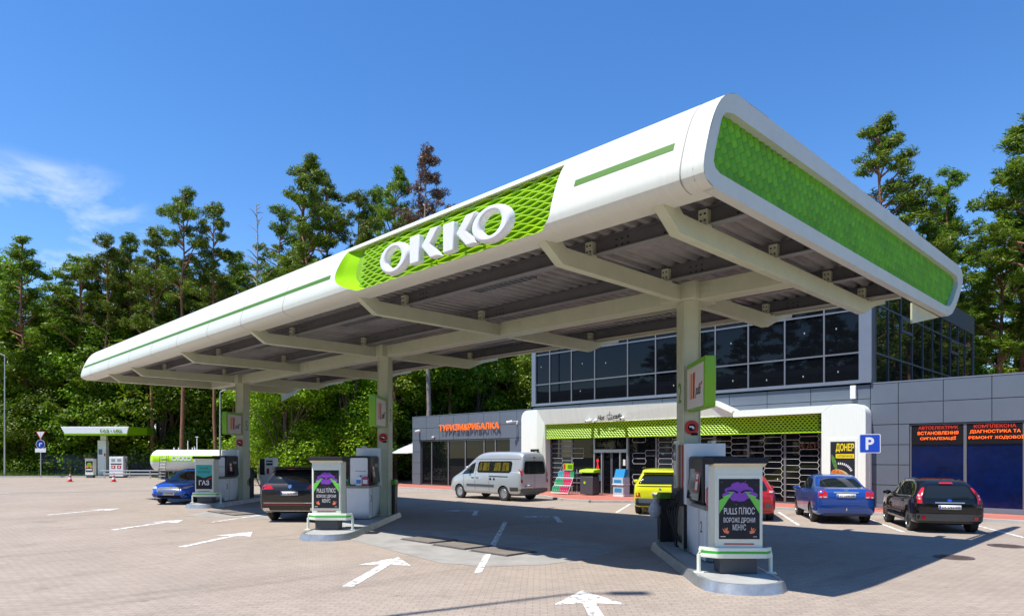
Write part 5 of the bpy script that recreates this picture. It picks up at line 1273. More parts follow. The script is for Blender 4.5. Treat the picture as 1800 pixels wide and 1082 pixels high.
def plate(c, z, w=.52, h=.11, plane='b', st='', dy=0, blue=True):
    p = c['patch']('number_plate', 'paper', [(dy-w/2, z), (dy+w/2, z), (dy+w/2, z+h), (dy-w/2, z+h)], plane, .014, .3, thick=.006)
    sx = -1 if plane == 'b' else 1
    # lettering placed on the plane of the plate
    v = [x.co for x in p.data.vertices]; x = sum(q.x for q in v)/len(v)
    b = MB(); b.T = Matrix.Translation((x+sx*.012, dy, z+h/2)) @ Matrix.Rotation(rad(-90 if plane == 'b' else 90), 4, 'Z')
    b.text(st, w=w*.80, h=h*.6, depth=.002, at=(.02, 0, 0)); b.build('lettering', 'ink', p)
    if blue:
        b = MB(); b.T = Matrix.Translation((x+sx*.012, dy, z+h/2)) @ Matrix.Rotation(rad(-90 if plane == 'b' else 90), 4, 'Z'); b.box(-w/2+.005, -w/2+.045, -.002, 0, -h/2+.005, h/2-.005); b.build('band', 'signblue', p)
def seams(c, xs, z0, z1, plane=('l', 'r')):
    for x in xs:
        for s in plane:
            c['patch']('door_gap', 'ink', [(x-.006, z0), (x+.006, z0), (x+.006, z1), (x-.006, z1)], s, .003, .1)
def handles(c, xs, z, mt):
    for x in xs:
        for s in (-1, 1):
            hit = c['bvh'].ray_cast(Vector((x, s*3, z)), Vector((0, -s, 0))); 
            if hit[0] is None: continue
            b = MB(); y = hit[0].y; b.box(x-.09, x+.09, min(y-s*.01, y+s*.03), max(y-s*.01, y+s*.03), z-.016, z+.016); b.build('door_handle', mt, c['t'], bevel=.008)
def strip(c, nm, mt, plane, a0, a1, z0, z1, eps=.012, thick=.0, step=.12): return c['patch'](nm, mt, [(a0, z0), (a1, z0), (a1, z1), (a0, z1)], plane, eps, step, thick=thick)
def emblem(c, z, plane, r=.05, mt='chrome', sx=1.6):
    n = 14; c['patch']('emblem', mt, [(r*sx*cos(2*pi*i/n), z+r*sin(2*pi*i/n)) for i in range(n)], plane, .014, .3)

# black hatchback (nearest on the right)
P_blk = paintmat('black_paint', (.004, .004, .005), rough=.6, spec=.05)
c = car('hatch', (-5.50, 22.30), 119, 3.92, 1.68, 1.45, 2.49, .30, P_blk, 'parked_hatchback', 'black hatchback with tall red tail lamps parked farthest right by the blue filmed windows', 'car')
rear_window(c, .92, 1.24, .58, .47); pass
c['patch']('brake_lamp', 'tail', [(-.16, 1.275), (.16, 1.275), (.15, 1.31), (-.15, 1.31)], 'b', .03, .3)
for s in (-1, 1):
    c['patch']('tail_lamp', 'tail', [(s*.63, .78), (s*.745, .79), (s*.735, .95), (s*.66, 1.08), (s*.585, 1.19), (s*.53, 1.19), (s*.60, 1.02), (s*.635, .93)], 'b', .012, .05)
    for z in (.91, .985): c['patch']('reverse_lamp', 'lampclear', [(s*.685+.022*cos(k*pi/4), z+.028*sin(k*pi/4)) for k in range(8)], 'b', .016, .3)
    c['patch']('fog_lamp', 'tail', [(s*.60+.055*cos(k*pi/4), .42+.05*sin(k*pi/4)) for k in range(8)], 'b', .03, .3)
strip(c, 'bumper_trim', 'trim', 'b', -.76, .76, .34, .52, .02); strip(c, 'bumper_trim', 'trim', 'l', -1.9, -1.45, .36, .50, .008); strip(c, 'bumper_trim', 'trim', 'r', -1.9, -1.45, .36, .50, .008)
strip(c, 'tailgate_handle', 'alu', 'b', -.34, .34, .795, .825, .02); emblem(c, .87, 'b', .035, 'signblue'); plate(c, .64, st='КА 2763 КО')
side_glass(c, [[(-1.38, .98), (-.98, .96), (-.94, 1.30), (-1.22, 1.27)], [(-.90, .96), (-.12, .94), (-.12, 1.32), (-.86, 1.32)], [(-.06, .94), (.66, .93), (.20, 1.27), (-.06, 1.32)]])
strip(c, 'side_trim', 'trim', 'l', -.75, .95, .46, .52); strip(c, 'side_trim', 'trim', 'r', -.75, .95, .46, .52)
seams(c, (-.93, .78), .3, .93); handles(c, (-.75,), .80, P_blk)
c['patch']('windscreen', 'cglass', [(-.62, .95), (.62, .95), (.5, 1.34), (-.5, 1.34)], 'f', .006); c['patch']('wiper', 'ink', [(-.05, .93), (-.45, .955), (-.45, .97), (-.05, .945)], 'b', .03, .2)
# blue saloon
P_blu = paintmat('blue_paint', (.012, .075, .36), .35, .3)
c = car('sedan', (-8.44, 22.94), 122, 4.31, 1.71, 1.47, 2.48, .30, P_blu, 'parked_saloon', 'blue saloon car parked under the parking sign seen from behind', 'car')
rear_window(c, 1.09, 1.34, .60, .50)
for s in (-1, 1):
    c['patch']('tail_lamp', 'tail', [(s*.50, .79), (s*.745, .78), (s*.75, .94), (s*.71, 1.0), (s*.56, 1.0), (s*.52, .92)], 'b', .012, .08)
    c['patch']('reverse_lamp', 'lampclear', [(s*.53, .795), (s*.725, .79), (s*.73, .83), (s*.54, .835)], 'b', .016, .1)
strip(c, 'trunk_trim', 'bronze' if 'bronze' in M else 'alu', 'b', -.34, .34, .93, .965, .015); emblem(c, 1.0, 'b', .025, 'chrome', 2.4); plate(c, .80, st='АТ 5290 НК')
strip(c, 'bumper_edge', P_blu, 'b', -.72, .72, .60, .64, .03); strip(c, 'diffuser', 'trim', 'b', -.6, .6, .26, .33, .01); c['patch']('tow_cover', 'chrome', [(-.02, .42), (.01, .42), (.01, .50), (-.02, .50)], 'b', .02, .3)
side_glass(c, [[(-1.05, 1.02), (-.42, 1.01), (-.42, 1.33), (-.72, 1.28)], [(-.36, 1.01), (.62, .97), (.24, 1.24), (-.05, 1.34), (-.36, 1.34)]])
seams(c, (-.39, .62), .35, 1.0); handles(c, (-.6, .22), .90, P_blu)
c['patch']('windscreen', 'cglass', [(-.62, .98), (.62, .98), (.5, 1.34), (-.5, 1.34)], 'f', .006)
# red hatchback
P_red = paintmat('red_paint', (.42, .006, .010))
c = car('hatch', (-10.85, 21.75), 120, 4.05, 1.72, 1.46, 2.52, .31, P_red, 'parked_hatchback', 'red hatchback mostly hidden behind the nearest poster cabinet', 'car')
rear_window(c, .95, 1.28, .62, .5)
for s in (-1, 1):
    c['patch']('tail_lamp', 'tail', [(s*.56, .86), (s*.75, .85), (s*.745, 1.0), (s*.6, 1.06)], 'b', .012, .08); c['patch']('reverse_lamp', 'lampclear', [(s*.64, .90), (s*.74, .89), (s*.74, .95), (s*.64, .96)], 'b', .018, .2)
    c['patch']('fog_lamp', 'trim', [(s*.60+.09*cos(k*pi/4), .52+.07*sin(k*pi/4)) for k in range(8)], 'b', .02, .3)
strip(c, 'bumper_trim', 'trim', 'b', -.7, .7, .24, .34, .012); side_glass(c, [[(-1.3, .98), (-.2, .95), (-.2, 1.32), (-1.1, 1.28)], [(-.14, .95), (.66, .93), (.2, 1.27), (-.14, 1.32)]]); plate(c, .62, st='АА 4108 ТВ')
# yellow SUV
P_yel = paintmat('acid_yellow_paint', (.80, .80, .0), 0, .35)
c = car('hatch', (-14.05, 21.75), 121, 4.30, 1.83, 1.60, 2.66, .345, P_yel, 'parked_suv', 'acid yellow small SUV parked in front of the shop door', 'SUV')
rear_window(c, 1.06, 1.38, .74, .58)
b = MB(); b.prism([(-1.45, 1.53), (-1.45, 1.56), (-1.86, 1.53), (-1.92, 1.47), (-1.80, 1.45)], -.60, .60, 'y'); b.build('spoiler', P_yel, c['t'], bevel=.015)
b = MB()
for s in (-1, 1): b.tube([(-1.4, s*.62, 1.58), (-1.3, s*.63, 1.62), (.3, s*.64, 1.62), (.4, s*.63, 1.57)], .018, 6)
b.build('roof_rail', 'black', c['t'])
c['patch']('brake_lamp', 'tail', [(-.06, 1.44), (.06, 1.44), (.05, 1.47), (-.05, 1.47)], 'b', .06, .3)
strip(c, 'light_bar', 'ink', 'b', -.78, .78, .985, 1.005, .012); emblem(c, .90, 'b', .03); plate(c, .66, st='КА 7041 НО')
for s in (-1, 1):
    c['patch']('tail_lamp', 'tail', [(s*.66, .64), (s*.81, .63), (s*.82, .76), (s*.68, .77)], 'b', .012, .08); c['patch']('bumper_corner', 'trim', [(s*.70, .40), (s*.82, .36), (s*.83, .56), (s*.72, .60)], 'b', .010, .06)
strip(c, 'skid_plate', 'alu', 'b', -.72, .72, .42, .58, .022, step=.06); strip(c, 'bumper_trim', 'trim', 'b', -.80, .80, .25, .415, .012, step=.06)
side_glass(c, [[(-1.55, 1.10), (-.55, 1.05), (-.55, 1.40), (-1.2, 1.36)], [(-.49, 1.05), (.65, 1.01), (.25, 1.34), (-.1, 1.42), (-.49, 1.42)]]); seams(c, (-.52, .62), .4, 1.04); handles(c, (-.75, .25), .95, P_yel)
for x0, x1 in ((c['fa']-.48, c['fa']+.48), (c['ra']-.48, c['ra']+.48)):
    for s in 'lr': c['patch']('arch_trim', 'trim', [(x0, .34), (x0+.1, .62), ((x0+x1)/2, .80), (x1-.1, .62), (x1, .34), (x1-.08, .34), (x1-.17, .58), ((x0+x1)/2, .735), (x0+.17, .58), (x0+.08, .34)], s, .006, .1)
# dark SUV at pump 3
P_sv = paintmat('dark_brown_paint', (.018, .016, .016), .2, .5, spec=.15)
c = car('suv', (-21.15, 11.45), 133.5, 4.88, 1.96, 1.72, 2.90, .38, P_sv, 'dark_suv', 'large dark grey brown SUV refuelling left of the middle poster cabinet', 'SUV')
rear_window(c, 1.20, 1.52, .74, .60)
for s in (-1, 1):
    c['patch']('tail_lamp', 'tail', [(s*.50, 1.02), (s*.87, 1.01), (s*.88, 1.10), (s*.83, 1.16), (s*.60, 1.14)], 'b', .012, .08)
    c['patch']('exhaust', 'chrome', [(s*.62, .38), (s*.82, .38), (s*.84, .45), (s*.64, .46)], 'b', .02, .2)
strip(c, 'chrome_strip', 'chrome', 'b', -.80, .80, .60, .615, .014); strip(c, 'reflector_line', 'tail', 'b', -.80, .80, .545, .56, .014); strip(c, 'chrome_strip', 'chrome', 'b', -.8, .8, .36, .375, .014); emblem(c, 1.10, 'b', .055, 'chrome', 1.0); plate(c, .84, st='АТ 0670 МВ')
b = MB(); b.prism([(-1.75, 1.66), (-1.75, 1.71), (-2.15, 1.69), (-2.22, 1.63), (-2.1, 1.60)], -.64, .64, 'y'); b.build('spoiler', P_sv, c['t'], bevel=.015)
b = MB(); b.box(-2.32, -2.30, -.1, .1, 1.62, 1.64); b.build('brake_lamp', 'tail', c['t'])
side_glass(c, [[(-1.8, 1.20), (-.6, 1.16), (-.6, 1.53), (-1.4, 1.49)], [(-.54, 1.16), (.75, 1.12), (.25, 1.48), (-.1, 1.55), (-.54, 1.55)]]); c['patch']('antenna', 'ink', [(-.03, 1.69), (.03, 1.69), (.0, 1.75)], 'b', .3, .3)
# blue car facing the camera at pump 5
P_b2 = paintmat('vivid_blue_paint', (.006, .085, .52), .35, .26)
hx, hy = Vector(er(30.0, -15.15)).xy
c = car('sedan', (hx, hy), 313.5, 4.87, 1.85, 1.48, 2.85, .335, P_b2, 'blue_saloon', 'bright blue saloon facing the camera with a wide chrome grille at pump 5', 'car')
c['patch']('windscreen', 'cglass', [(-.70, .99), (.70, .99), (.62, 1.2), (.55, 1.36), (-.55, 1.36), (-.62, 1.2)], 'f', .006)
n_ = [( -.50, .62), (-.40, .50), (.40, .50), (.50, .62), (.42, .71), (-.42, .71)]
c['patch']('grille_surround', 'chrome', [(x*1.08, z+(.02 if z > .6 else -.02)) for x, z in n_], 'f', .010, .08); c['patch']('grille', 'trim', n_, 'f', .016, .08)
for k in range(4): strip(c, 'grille_bar', 'chrome', 'f', -.42, .42, .535+k*.045, .55+k*.045, .022)
for s in (-1, 1):
    c['patch']('headlamp', 'lampclear', [(s*.52, .66), (s*.70, .66), (s*.84, .76), (s*.78, .79), (s*.56, .73)], 'f', .014, .06); c['patch']('fog_lamp', 'ink', [(s*.55, .36), (s*.78, .38), (s*.74, .46), (s*.58, .45)], 'f', .012, .1)
strip(c, 'lower_grille', 'ink', 'f', -.5, .5, .30, .40, .012); emblem(c, .76, 'f', .035, 'chrome'); plate(c, .42, plane='f', st='АА 8143 МХ')
side_glass(c, [[(-1.3, 1.05), (-.45, 1.03), (-.45, 1.34), (-.95, 1.28)], [(-.39, 1.03), (.75, .99), (.3, 1.24), (-.05, 1.35), (-.39, 1.35)]]); seams(c, (-.42, .72), .35, 1.0); handles(c, (-.7, .25), .9, P_b2)
# silver passenger van
P_sil = paintmat('silver_paint', (.52, .55, .58), .45, .35)
c = car('van', (-23.45, 22.1), 180, 5.05, 1.92, 2.24, 3.05, .335, P_sil, 'passenger_van', 'silver high roof passenger van parked before the left portal pier', 'van', front_axle=1.60, hub=True)
c['patch']('rear_window', 'cglass', [(-.70, 1.30), (-.62, 1.22), (.62, 1.22), (.70, 1.30), (.63, 1.72), (.57, 1.80), (-.57, 1.80), (-.63, 1.72)], 'b', .006)
strip(c, 'door_gap', 'ink', 'b', -.006, .006, .55, 2.0, .009)
for s in (-1, 1): c['patch']('tail_lamp', 'tail', [(s*.77, .84), (s*.875, .84), (s*.855, 1.45), (s*.78, 1.45)], 'b', .02, .08); c['patch']('reverse_lamp', 'lampclear', [(s*.785, .98), (s*.86, .98), (s*.855, 1.14), (s*.785, 1.14)], 'b', .026, .1)
strip(c, 'rear_bumper', 'trim', 'b', -.94, .94, .30, .58, .05); plate(c, .64, st='АІ 3107 СВ', dy=.38, w=.50); c['patch']('brake_lamp', 'tail', [(-.08, 1.93), (.08, 1.93), (.07, 1.98), (-.07, 1.98)], 'b', .02, .3)
M['curtain'] = mat('yellow_curtain_glass', (.10, .085, .012), .08, 0, .9, 6, stretch=(2.2, 1, .3), spec=.6)
for s in 'lr':
    c['patch']('side_window', 'cglass', [(-1.92, 1.36), (-1.82, 1.27), (.28, 1.26), (.36, 1.34), (.36, 1.70), (.28, 1.78), (-1.82, 1.80), (-1.92, 1.72)], s, .006, .12)
    for x0, x1 in ((-1.75, -1.30), (-1.22, -.78), (-.45, .0), (.05, .26)): c['patch']('curtain', 'curtain', [(x0, 1.32), (x1, 1.32), (x1-.03, 1.73), (x0+.03, 1.73)], s, .009, .2)
    c['patch']('front_window', 'cglass', [(.58, 1.22), (1.42, 1.16), (1.30, 1.30), (.86, 1.64), (.58, 1.74)], s, .006, .12)
    strip(c, 'side_trim', 'trim', s, -.85, 1.05, .62, .72, .014); strip(c, 'slide_rail', 'ink', s, -1.75, -.55, 1.08, 1.12, .012); strip(c, 'rear_bumper', 'trim', s, -2.5, -1.88, .30, .64, .010); strip(c, 'front_bumper', 'trim', s, 2.12, 2.5, .30, .52, .010)
    c['patch']('roof_seam', 'ink', [(-2.4, 1.885), (.7, 1.875), (.7, 1.888), (-2.4, 1.898)], s, .006, .2)
seams(c, (.45, -.52), .40, 1.85); seams(c, (1.28,), .5, 1.15)
for x, r_ in ((-.62, .07), (-.86, .065)): c['patch']('fuel_flap', 'ink', [(x+r_*cos(k*pi/4), .98+r_*.8*sin(k*pi/4)) for k in range(8)], 'l', .012, .3)
handles(c, (.62, .30), 1.02, 'black'); c['patch']('windscreen', 'cglass', [(-.72, 1.22), (.72, 1.22), (.6, 1.8), (-.6, 1.8)], 'f', .006)

# ------------------------------------------------------------------ attendant between the pumps
def person(loc, rz, label):
    t = thing('person', label, 'person', loc, rz)
    J = {'pel': (0, 0, .95), 'wa': (0, 0, 1.08), 'ch': (0, .01, 1.30), 'nk': (0, .01, 1.47), 'hd0': (0, 0, 1.54), 'hd': (0, -.01, 1.64), 'hd1': (0, 0, 1.74),
         'lh': (.10, 0, .90), 'lk': (.12, -.02, .50), 'la': (.13, .03, .09), 'lt': (.14, -.13, .04), 'rh': (-.10, 0, .90), 'rk': (-.12, .02, .50), 'ra': (-.13, .06, .09), 'rt': (-.14, -.10, .04),
         'ls': (.19, .01, 1.41), 'le': (.25, .0, 1.14), 'lw': (.23, -.16, .98), 'rs': (-.19, .01, 1.41), 're': (-.26, .02, 1.14), 'rw': (-.22, -.14, .98)}
    Rr = {'pel': (.15, .11), 'wa': (.14, .10), 'ch': (.17, .115), 'nk': (.06, .06), 'hd0': (.065, .075), 'hd': (.08, .10), 'hd1': (.07, .09), 'lh': (.095, .095), 'lk': (.06, .065), 'la': (.042, .045), 'lt': (.04, .035), 'rh': (.095, .095), 'rk': (.06, .065), 'ra': (.042, .045), 'rt': (.04, .035),
          'ls': (.06, .06), 'le': (.043, .043), 'lw': (.03, .03), 'rs': (.06, .06), 're': (.043, .043), 'rw': (.03, .03)}
    Ed = [('pel', 'wa'), ('wa', 'ch'), ('ch', 'nk'), ('nk', 'hd0'), ('hd0', 'hd'), ('hd', 'hd1'), ('pel', 'lh'), ('lh', 'lk'), ('lk', 'la'), ('la', 'lt'), ('pel', 'rh'), ('rh', 'rk'), ('rk', 'ra'), ('ra', 'rt'), ('ch', 'ls'), ('ls', 'le'), ('le', 'lw'), ('ch', 'rs'), ('rs', 're'), ('re', 'rw')]
    for s, w_ in (('l', 'lw'), ('r', 'rw')):
        x, y, z = J[w_]; sg = 1 if s == 'l' else -1
        J[s+'p'] = (x-sg*.005, y-.07, z-.05); Rr[s+'p'] = (.032, .018); Ed.append((w_, s+'p'))
        for k in range(4):
            J[f'{s}f{k}'] = (x-sg*(.03-.018*k)-.0*sg, y-.11, z-.085+.004*k); J[f'{s}g{k}'] = (x-sg*(.03-.018*k), y-.125, z-.115-.006*(k == 1)); Rr[f'{s}f{k}'] = (.009, .009); Rr[f'{s}g{k}'] = (.008, .008); Ed += [(s+'p', f'{s}f{k}'), (f'{s}f{k}', f'{s}g{k}')]
        J[s+'th'] = (x-sg*.045, y-.06, z-.06); Rr[s+'th'] = (.01, .01); Ed.append((w_, s+'th'))
    ks = list(J); me = bpy.data.meshes.new('body'); me.from_pydata([J[k] for k in ks], [(ks.index(a), ks.index(b_)) for a, b_ in Ed], [])
    o = bpy.data.objects.new('tmpbody', me); C.objects.link(o); sk = o.modifiers.new('skin', 'SKIN'); sk.use_smooth_shade = True
    lay = me.skin_vertices[0].data if me.skin_vertices else None
    if lay is None:
        bm = bmesh.new(); bm.from_mesh(me); bm.verts.layers.skin.verify(); bm.to_mesh(me); bm.free(); lay = me.skin_vertices[0].data
    for i, k in enumerate(ks): lay[i].radius = Rr[k]; lay[i].use_root = (k == 'pel')
    sb = o.modifiers.new('s', 'SUBSURF'); sb.levels = 2
    bpy.context.view_layer.update(); m2 = bpy.data.meshes.new_from_object(o.evaluated_get(bpy.context.evaluated_depsgraph_get())); bpy.data.objects.remove(o)
    m2.materials.clear()
    for q in ('skin', 'jacket', 'trouser', 'black'): m2.materials.append(M[q])
    for p in m2.polygons:
        z = p.center.z; x = abs(p.center.x); p.use_smooth = True
        p.material_index = 3 if z < .09 else 2 if z < .93 and x < .22 else 1 if (z < 1.47 and not (z < 1.04 and x > .18)) else 0
    bo = bpy.data.objects.new('body', m2); C.objects.link(bo); bo.parent = t
    b = MB(); b.lathe([(.105, 1.66), (.11, 1.70), (.095, 1.76), (.05, 1.79), (0, 1.80)], 16, off=(0, .0, 0)); b.prism([(-.08, -.08), (.08, -.08), (.06, -.19), (-.06, -.19)], 1.675, 1.69, 'z'); b.build('cap', 'red', t, smooth=True)
    b = MB()
    for s in (-1, 1): b.lathe([(0, -.012), (.010, -.008), (.012, 0)], 8, 'y', off=(s*.032, -.098, 1.645))
    b.build('eyes', 'ink', t); b = MB(); b.prism([(-.012, 1.60), (.012, 1.60), (0, 1.645)], -.122, -.09, 'y'); b.build('nose', 'skin', t); b = MB(); b.box(-.025, .025, -.100, -.092, 1.572, 1.58); b.build('mouth', 'red', t)
    b = MB(); b.box(.03, .12, -.128, -.118, 1.28, 1.38); b.build('badge', 'paper', t)
    return t
M['skin'] = mat('skin', (.45, .26, .18), .55); M['jacket'] = mat('green_workwear', (.03, .36, .04), .7, 0, .1, 12); M['trouser'] = mat('black_trousers', (.02, .02, .025), .8)
person((*ff(-4.95, 21.5)[:2], 0), FR, 'station attendant in green workwear and a red cap standing behind the middle poster cabinet')
# ------------------------------------------------------------------ trees
def rnd_unit(r):
    while True:
        v = Vector((r.uniform(-1, 1), r.uniform(-1, 1), r.uniform(-1, 1)))
        if .05 < v.length < 1: return v.normalized()
def leafcard(vs, fs, c, n_, s, r, asp=.5):
    a = n_.orthogonal().normalized(); a.rotate(Matrix.Rotation(r.uniform(0, 2*pi), 3, n_)); b_ = n_.cross(a)
    o = len(vs); w = s*asp
    vs += [c-a*s, c-b_*w+a*s*.1, c+a*s, c+b_*w+a*s*.1]; fs.append((o, o+1, o+2, o+3))
def limb(mb, p, q, r0, r1, r, sag=.0, n=4):
    pts = []; 
    for i in range(n+1):
        t = i/n; v = p.lerp(q, t)+Vector((r.uniform(-1, 1), r.uniform(-1, 1), r.uniform(-1, 1)))*(.06*(q-p).length*(t*(1-t)*4)*.6); v.z += sag*sin(pi*t)
        pts.append(v)
    mb.tube(pts, r0, 6, r1=r1, cap=False); return pts
def make_pine(seed, h, cr0=.45, spread=2.6, dens=1., lean=.02, leaf='needle', bark='pinebark', shape=1.0):
    r = random.Random(seed); mb = MB(); vs = []; fs = []
    top = Vector((r.uniform(-lean, lean)*h, r.uniform(-lean, lean)*h, h*.97)); n = 9
    tp = []
    for i in range(n+1):
        t = i/n; tp.append(Vector((top.x*t**1.5+r.uniform(-.12, .12)*(0 < i), top.y*t**1.5+r.uniform(-.12, .12)*(0 < i), top.z*t)))
    mb.tube(tp, h*.0065+.05, 8, r1=.03, cap=False)
    def at(t): k = min(int(t*n), n-1); return tp[k].lerp(tp[k+1], t*n-k)
    nb = int(40*dens)
    for i in range(nb):
        t = cr0+(1-cr0)*((i+.5)/nb)**.85; base = at(t); u = (t-cr0)/(1-cr0)
        ln = spread*(1-u**1.8)*r.uniform(.25, 1.2)*(.75 if u < .12 else 1)*shape+.5
        a = r.uniform(0, 2*pi); up = r.uniform(-.15, .75)+.3*u
        end = base+Vector((cos(a)*ln, sin(a)*ln, ln*up)); pts = limb(mb, base, end, .05+.045*(1-u), .012, r, .1*ln)
        for q in range(int(3+ln*2.6)):
            s = r.uniform(.42, 1.0); k = min(int(s*4), 3); c = pts[k].lerp(pts[k+1], s*4-k)+Vector((r.uniform(-.7, .7), r.uniform(-.7, .7), r.uniform(-.4, .6)))*(.35+.3*ln/spread)
            rad_ = r.uniform(.22, .52)
            m = int(62*rad_/.4)
            for _ in range(m):
                d = rnd_unit(r); d.z = d.z*.75; pz = c+d*rad_*r.uniform(.35, 1.05)
                nn = (d+rnd_unit(r)*.9+Vector((0, 0, .3))).normalized(); leafcard(vs, fs, pz, nn, r.uniform(.10, .20), r, .20)
    return mb, vs, fs
def make_broad(seed, h, rad_x, low=.05, dens=1., leaf='leaf', size=.115):
    r = random.Random(seed); mb = MB(); vs = []; fs = []
    tp = [Vector((r.uniform(-.15, .15)*i*.3, r.uniform(-.15, .15)*i*.3, h*.8*i/6)) for i in range(7)]; mb.tube(tp, h*.014+.05, 8, r1=.05, cap=False)
    nc = int(62*dens)
    for i in range(nc):
        u = low+(1-low)*r.random()**.85; prof = (1-(max(0, u-.35)/.65)**2.2)**.5 if u > .35 else (.72+.28*u/.35)
        a = r.uniform(0, 2*pi); rr = rad_x*prof*r.uniform(.45, 1.05)
        c = Vector((cos(a)*rr, sin(a)*rr, h*u)); k = min(5, int(u*5)); 
        if i % 3 == 0: limb(mb, tp[max(0, k-1)], c, .07, .015, r, .1)
        cl = r.uniform(.55, 1.15)*(1+.03*h)
        m = int(290*cl)
        for _ in range(m):
            d = rnd_unit(r); p = c+Vector((d.x, d.y, d.z*.72))*cl*r.uniform(.55, 1.02)
            nn = (d*.8+Vector((0, 0, .7))+rnd_unit(r)*.7).normalized(); leafcard(vs, fs, p, nn, size*r.uniform(.6, 1.25), r, .62)
    return mb, vs, fs
def treeproto(tup, leaf, bark):
    mb, vs, fs = tup
    me = bpy.data.meshes.new('crown'); me.from_pydata([tuple(v) for v in vs], [], fs); me.materials.append(M[leaf])
    tm = bpy.data.meshes.new('trunk'); tm.from_pydata([tuple(v) for v in mb.v], [], mb.f); tm.materials.append(M[bark])
    for p in tm.polygons: p.use_smooth = True
    return me, tm
PV = [treeproto(make_pine(11, 25, .50, 2.7), 'needle', 'pinebark'), treeproto(make_pine(12, 25, .58, 2.3, .9), 'needle', 'pinebark'), treeproto(make_pine(13, 25, .42, 3.1, 1.15), 'needle', 'pinebark'),
      treeproto(make_pine(14, 25, .35, 2.6, 1.1, .03), 'needle', 'pinebark'), treeproto(make_pine(15, 25, .62, 2.9, .8), 'needle', 'pinebark')]
FV = [treeproto(make_pine(16, 20, .18, 3.0, 1.3), 'needle', 'pinebark'), treeproto(make_pine(17, 20, .25, 2.6, 1.2), 'needle', 'pinebark')]
DV = treeproto(make_pine(21, 25, .45, 2.6, .9), 'rust', 'greybark')
BV = [treeproto(make_broad(31, 12, 3.6), 'leaf', 'bark'), treeproto(make_broad(32, 12, 3.1, .03), 'leafd', 'bark'), treeproto(make_broad(33, 12, 4.0, .02, 1.15), 'leaf', 'bark'), treeproto(make_broad(34, 12, 3.4, .04), 'leafd', 'bark')]
NV = treeproto((lambda t: (t[0], t[1][:4*700], t[2][:700]))(make_pine(41, 25, .5, 2.2, .8)), 'rust', 'greybark')
TR = random.Random(77)
def plant(proto, pos, h, base, name, label, cat, group=None, wide=1., rz=None):
    t = thing(name, label, cat, (pos[0], pos[1], 0), TR.uniform(0, 2*pi) if rz is None else rz, group); s = h/base
    t.scale = (s*wide, s*wide, s)
    for me, nm in zip(proto, ('crown', 'trunk')):
        o = bpy.data.objects.new(nm, me); C.objects.link(o); o.parent = t
    return t
SKY = [  # r, f, height, variant, width, label
 (-45.4, 72, 22.9, 3, 1.25, 'broad dark pine standing first from the left on the skyline'),
 (-40.6, 68, 24.6, 0, 1.1, 'pine with rounded top second from the left on the skyline'),
 (-39.3, 70, 25.3, 1, 1.0, 'slim pine close right of the second skyline pine'),
 (-35.1, 66, 24.5, 2, 1.0, 'pine with open crown left of the tall flat topped pine'),
 (-30.3, 62, 26.6, 4, 1.0, 'tall bare trunked pine with small flat crown left of centre of the left tree line'),
 (-27.2, 62, 25.5, 1, .9, 'narrow pine right of the tall flat topped pine'),
 (-27.1, 66, 22.0, 3, 1.1, 'dark low pine behind the narrow pine'),
 (-21.9, 64, 26.0, 0, 1.15, 'pine with wispy crown beside the bare dead tree'),
 (-16.9, 56, 27.4, 2, 1.2, 'tallest spreading pine above the left part of the white letters'),
 (-16.1, 60, 27.5, 4, .95, 'pine right behind the tallest spreading pine'),
 (-13.1, 58, 25.0, 0, .95, 'twin topped pine left of the reddish dead pine, its left half'),
 (-12.1, 60, 26.2, 1, .9, 'twin topped pine left of the reddish dead pine, its right half'),
 (-9.3, 54, 25.4, 2, .95, 'green pine touching the reddish dead pine on its left'),
 (-5.2, 56, 22.3, 1, 1.1, 'low pine showing right of the reddish dead pine'),
 (25.4, 46, 25.6, 2, 1.25, 'dense dark pine standing alone above the canopy end'),
 (30.7, 48, 22.8, 3, 1.15, 'loose pine right of the dense dark pine'),
 (34.0, 52, 21.0, 4, 1.2, 'pine behind the glazed upper storey corner'),
 (33.6, 44, 24.6, 0, 1.45, 'tall pine cut by the right edge of the photo'),
 (36.1, 46, 21.4, 2, 1.2, 'pine beside the tall pine at the right edge'),
 (29.0, 47, 20.4, 3, 1.3, 'lower pine between the lone dense pine and the loose pine'),
 (31.9, 50, 20.0, 0, 1.3, 'lower pine right behind the loose pine'),
 (34.6, 48, 19.6, 2, 1.3, 'lower pine just beyond the glazed storey corner'),
 (27.2, 52, 18.6, 3, 1.3, 'low pine left behind the lone dense pine'),
 (38.0, 50, 24.0, 3, 1.3, 'pine cut by the right edge behind the tallest one there'),
]
for r_, f_, h_, v_, w_, lb in SKY: plant(PV[v_], ff(r_, f_), h_, 25, 'pine_tree', lb, 'pine tree', 'pines on the skyline', w_)
plant(DV, ff(-6.4, 52), 26.2, 25, 'dead_pine_tree', 'reddish brown dead pine on the skyline above the white letters', 'dead tree', None, 1.0)
plant(NV, ff(-22.4, 60), 25.0, 25, 'dead_tree', 'bare grey dead tree beside the wispy skyline pine', 'dead tree', None, .8)
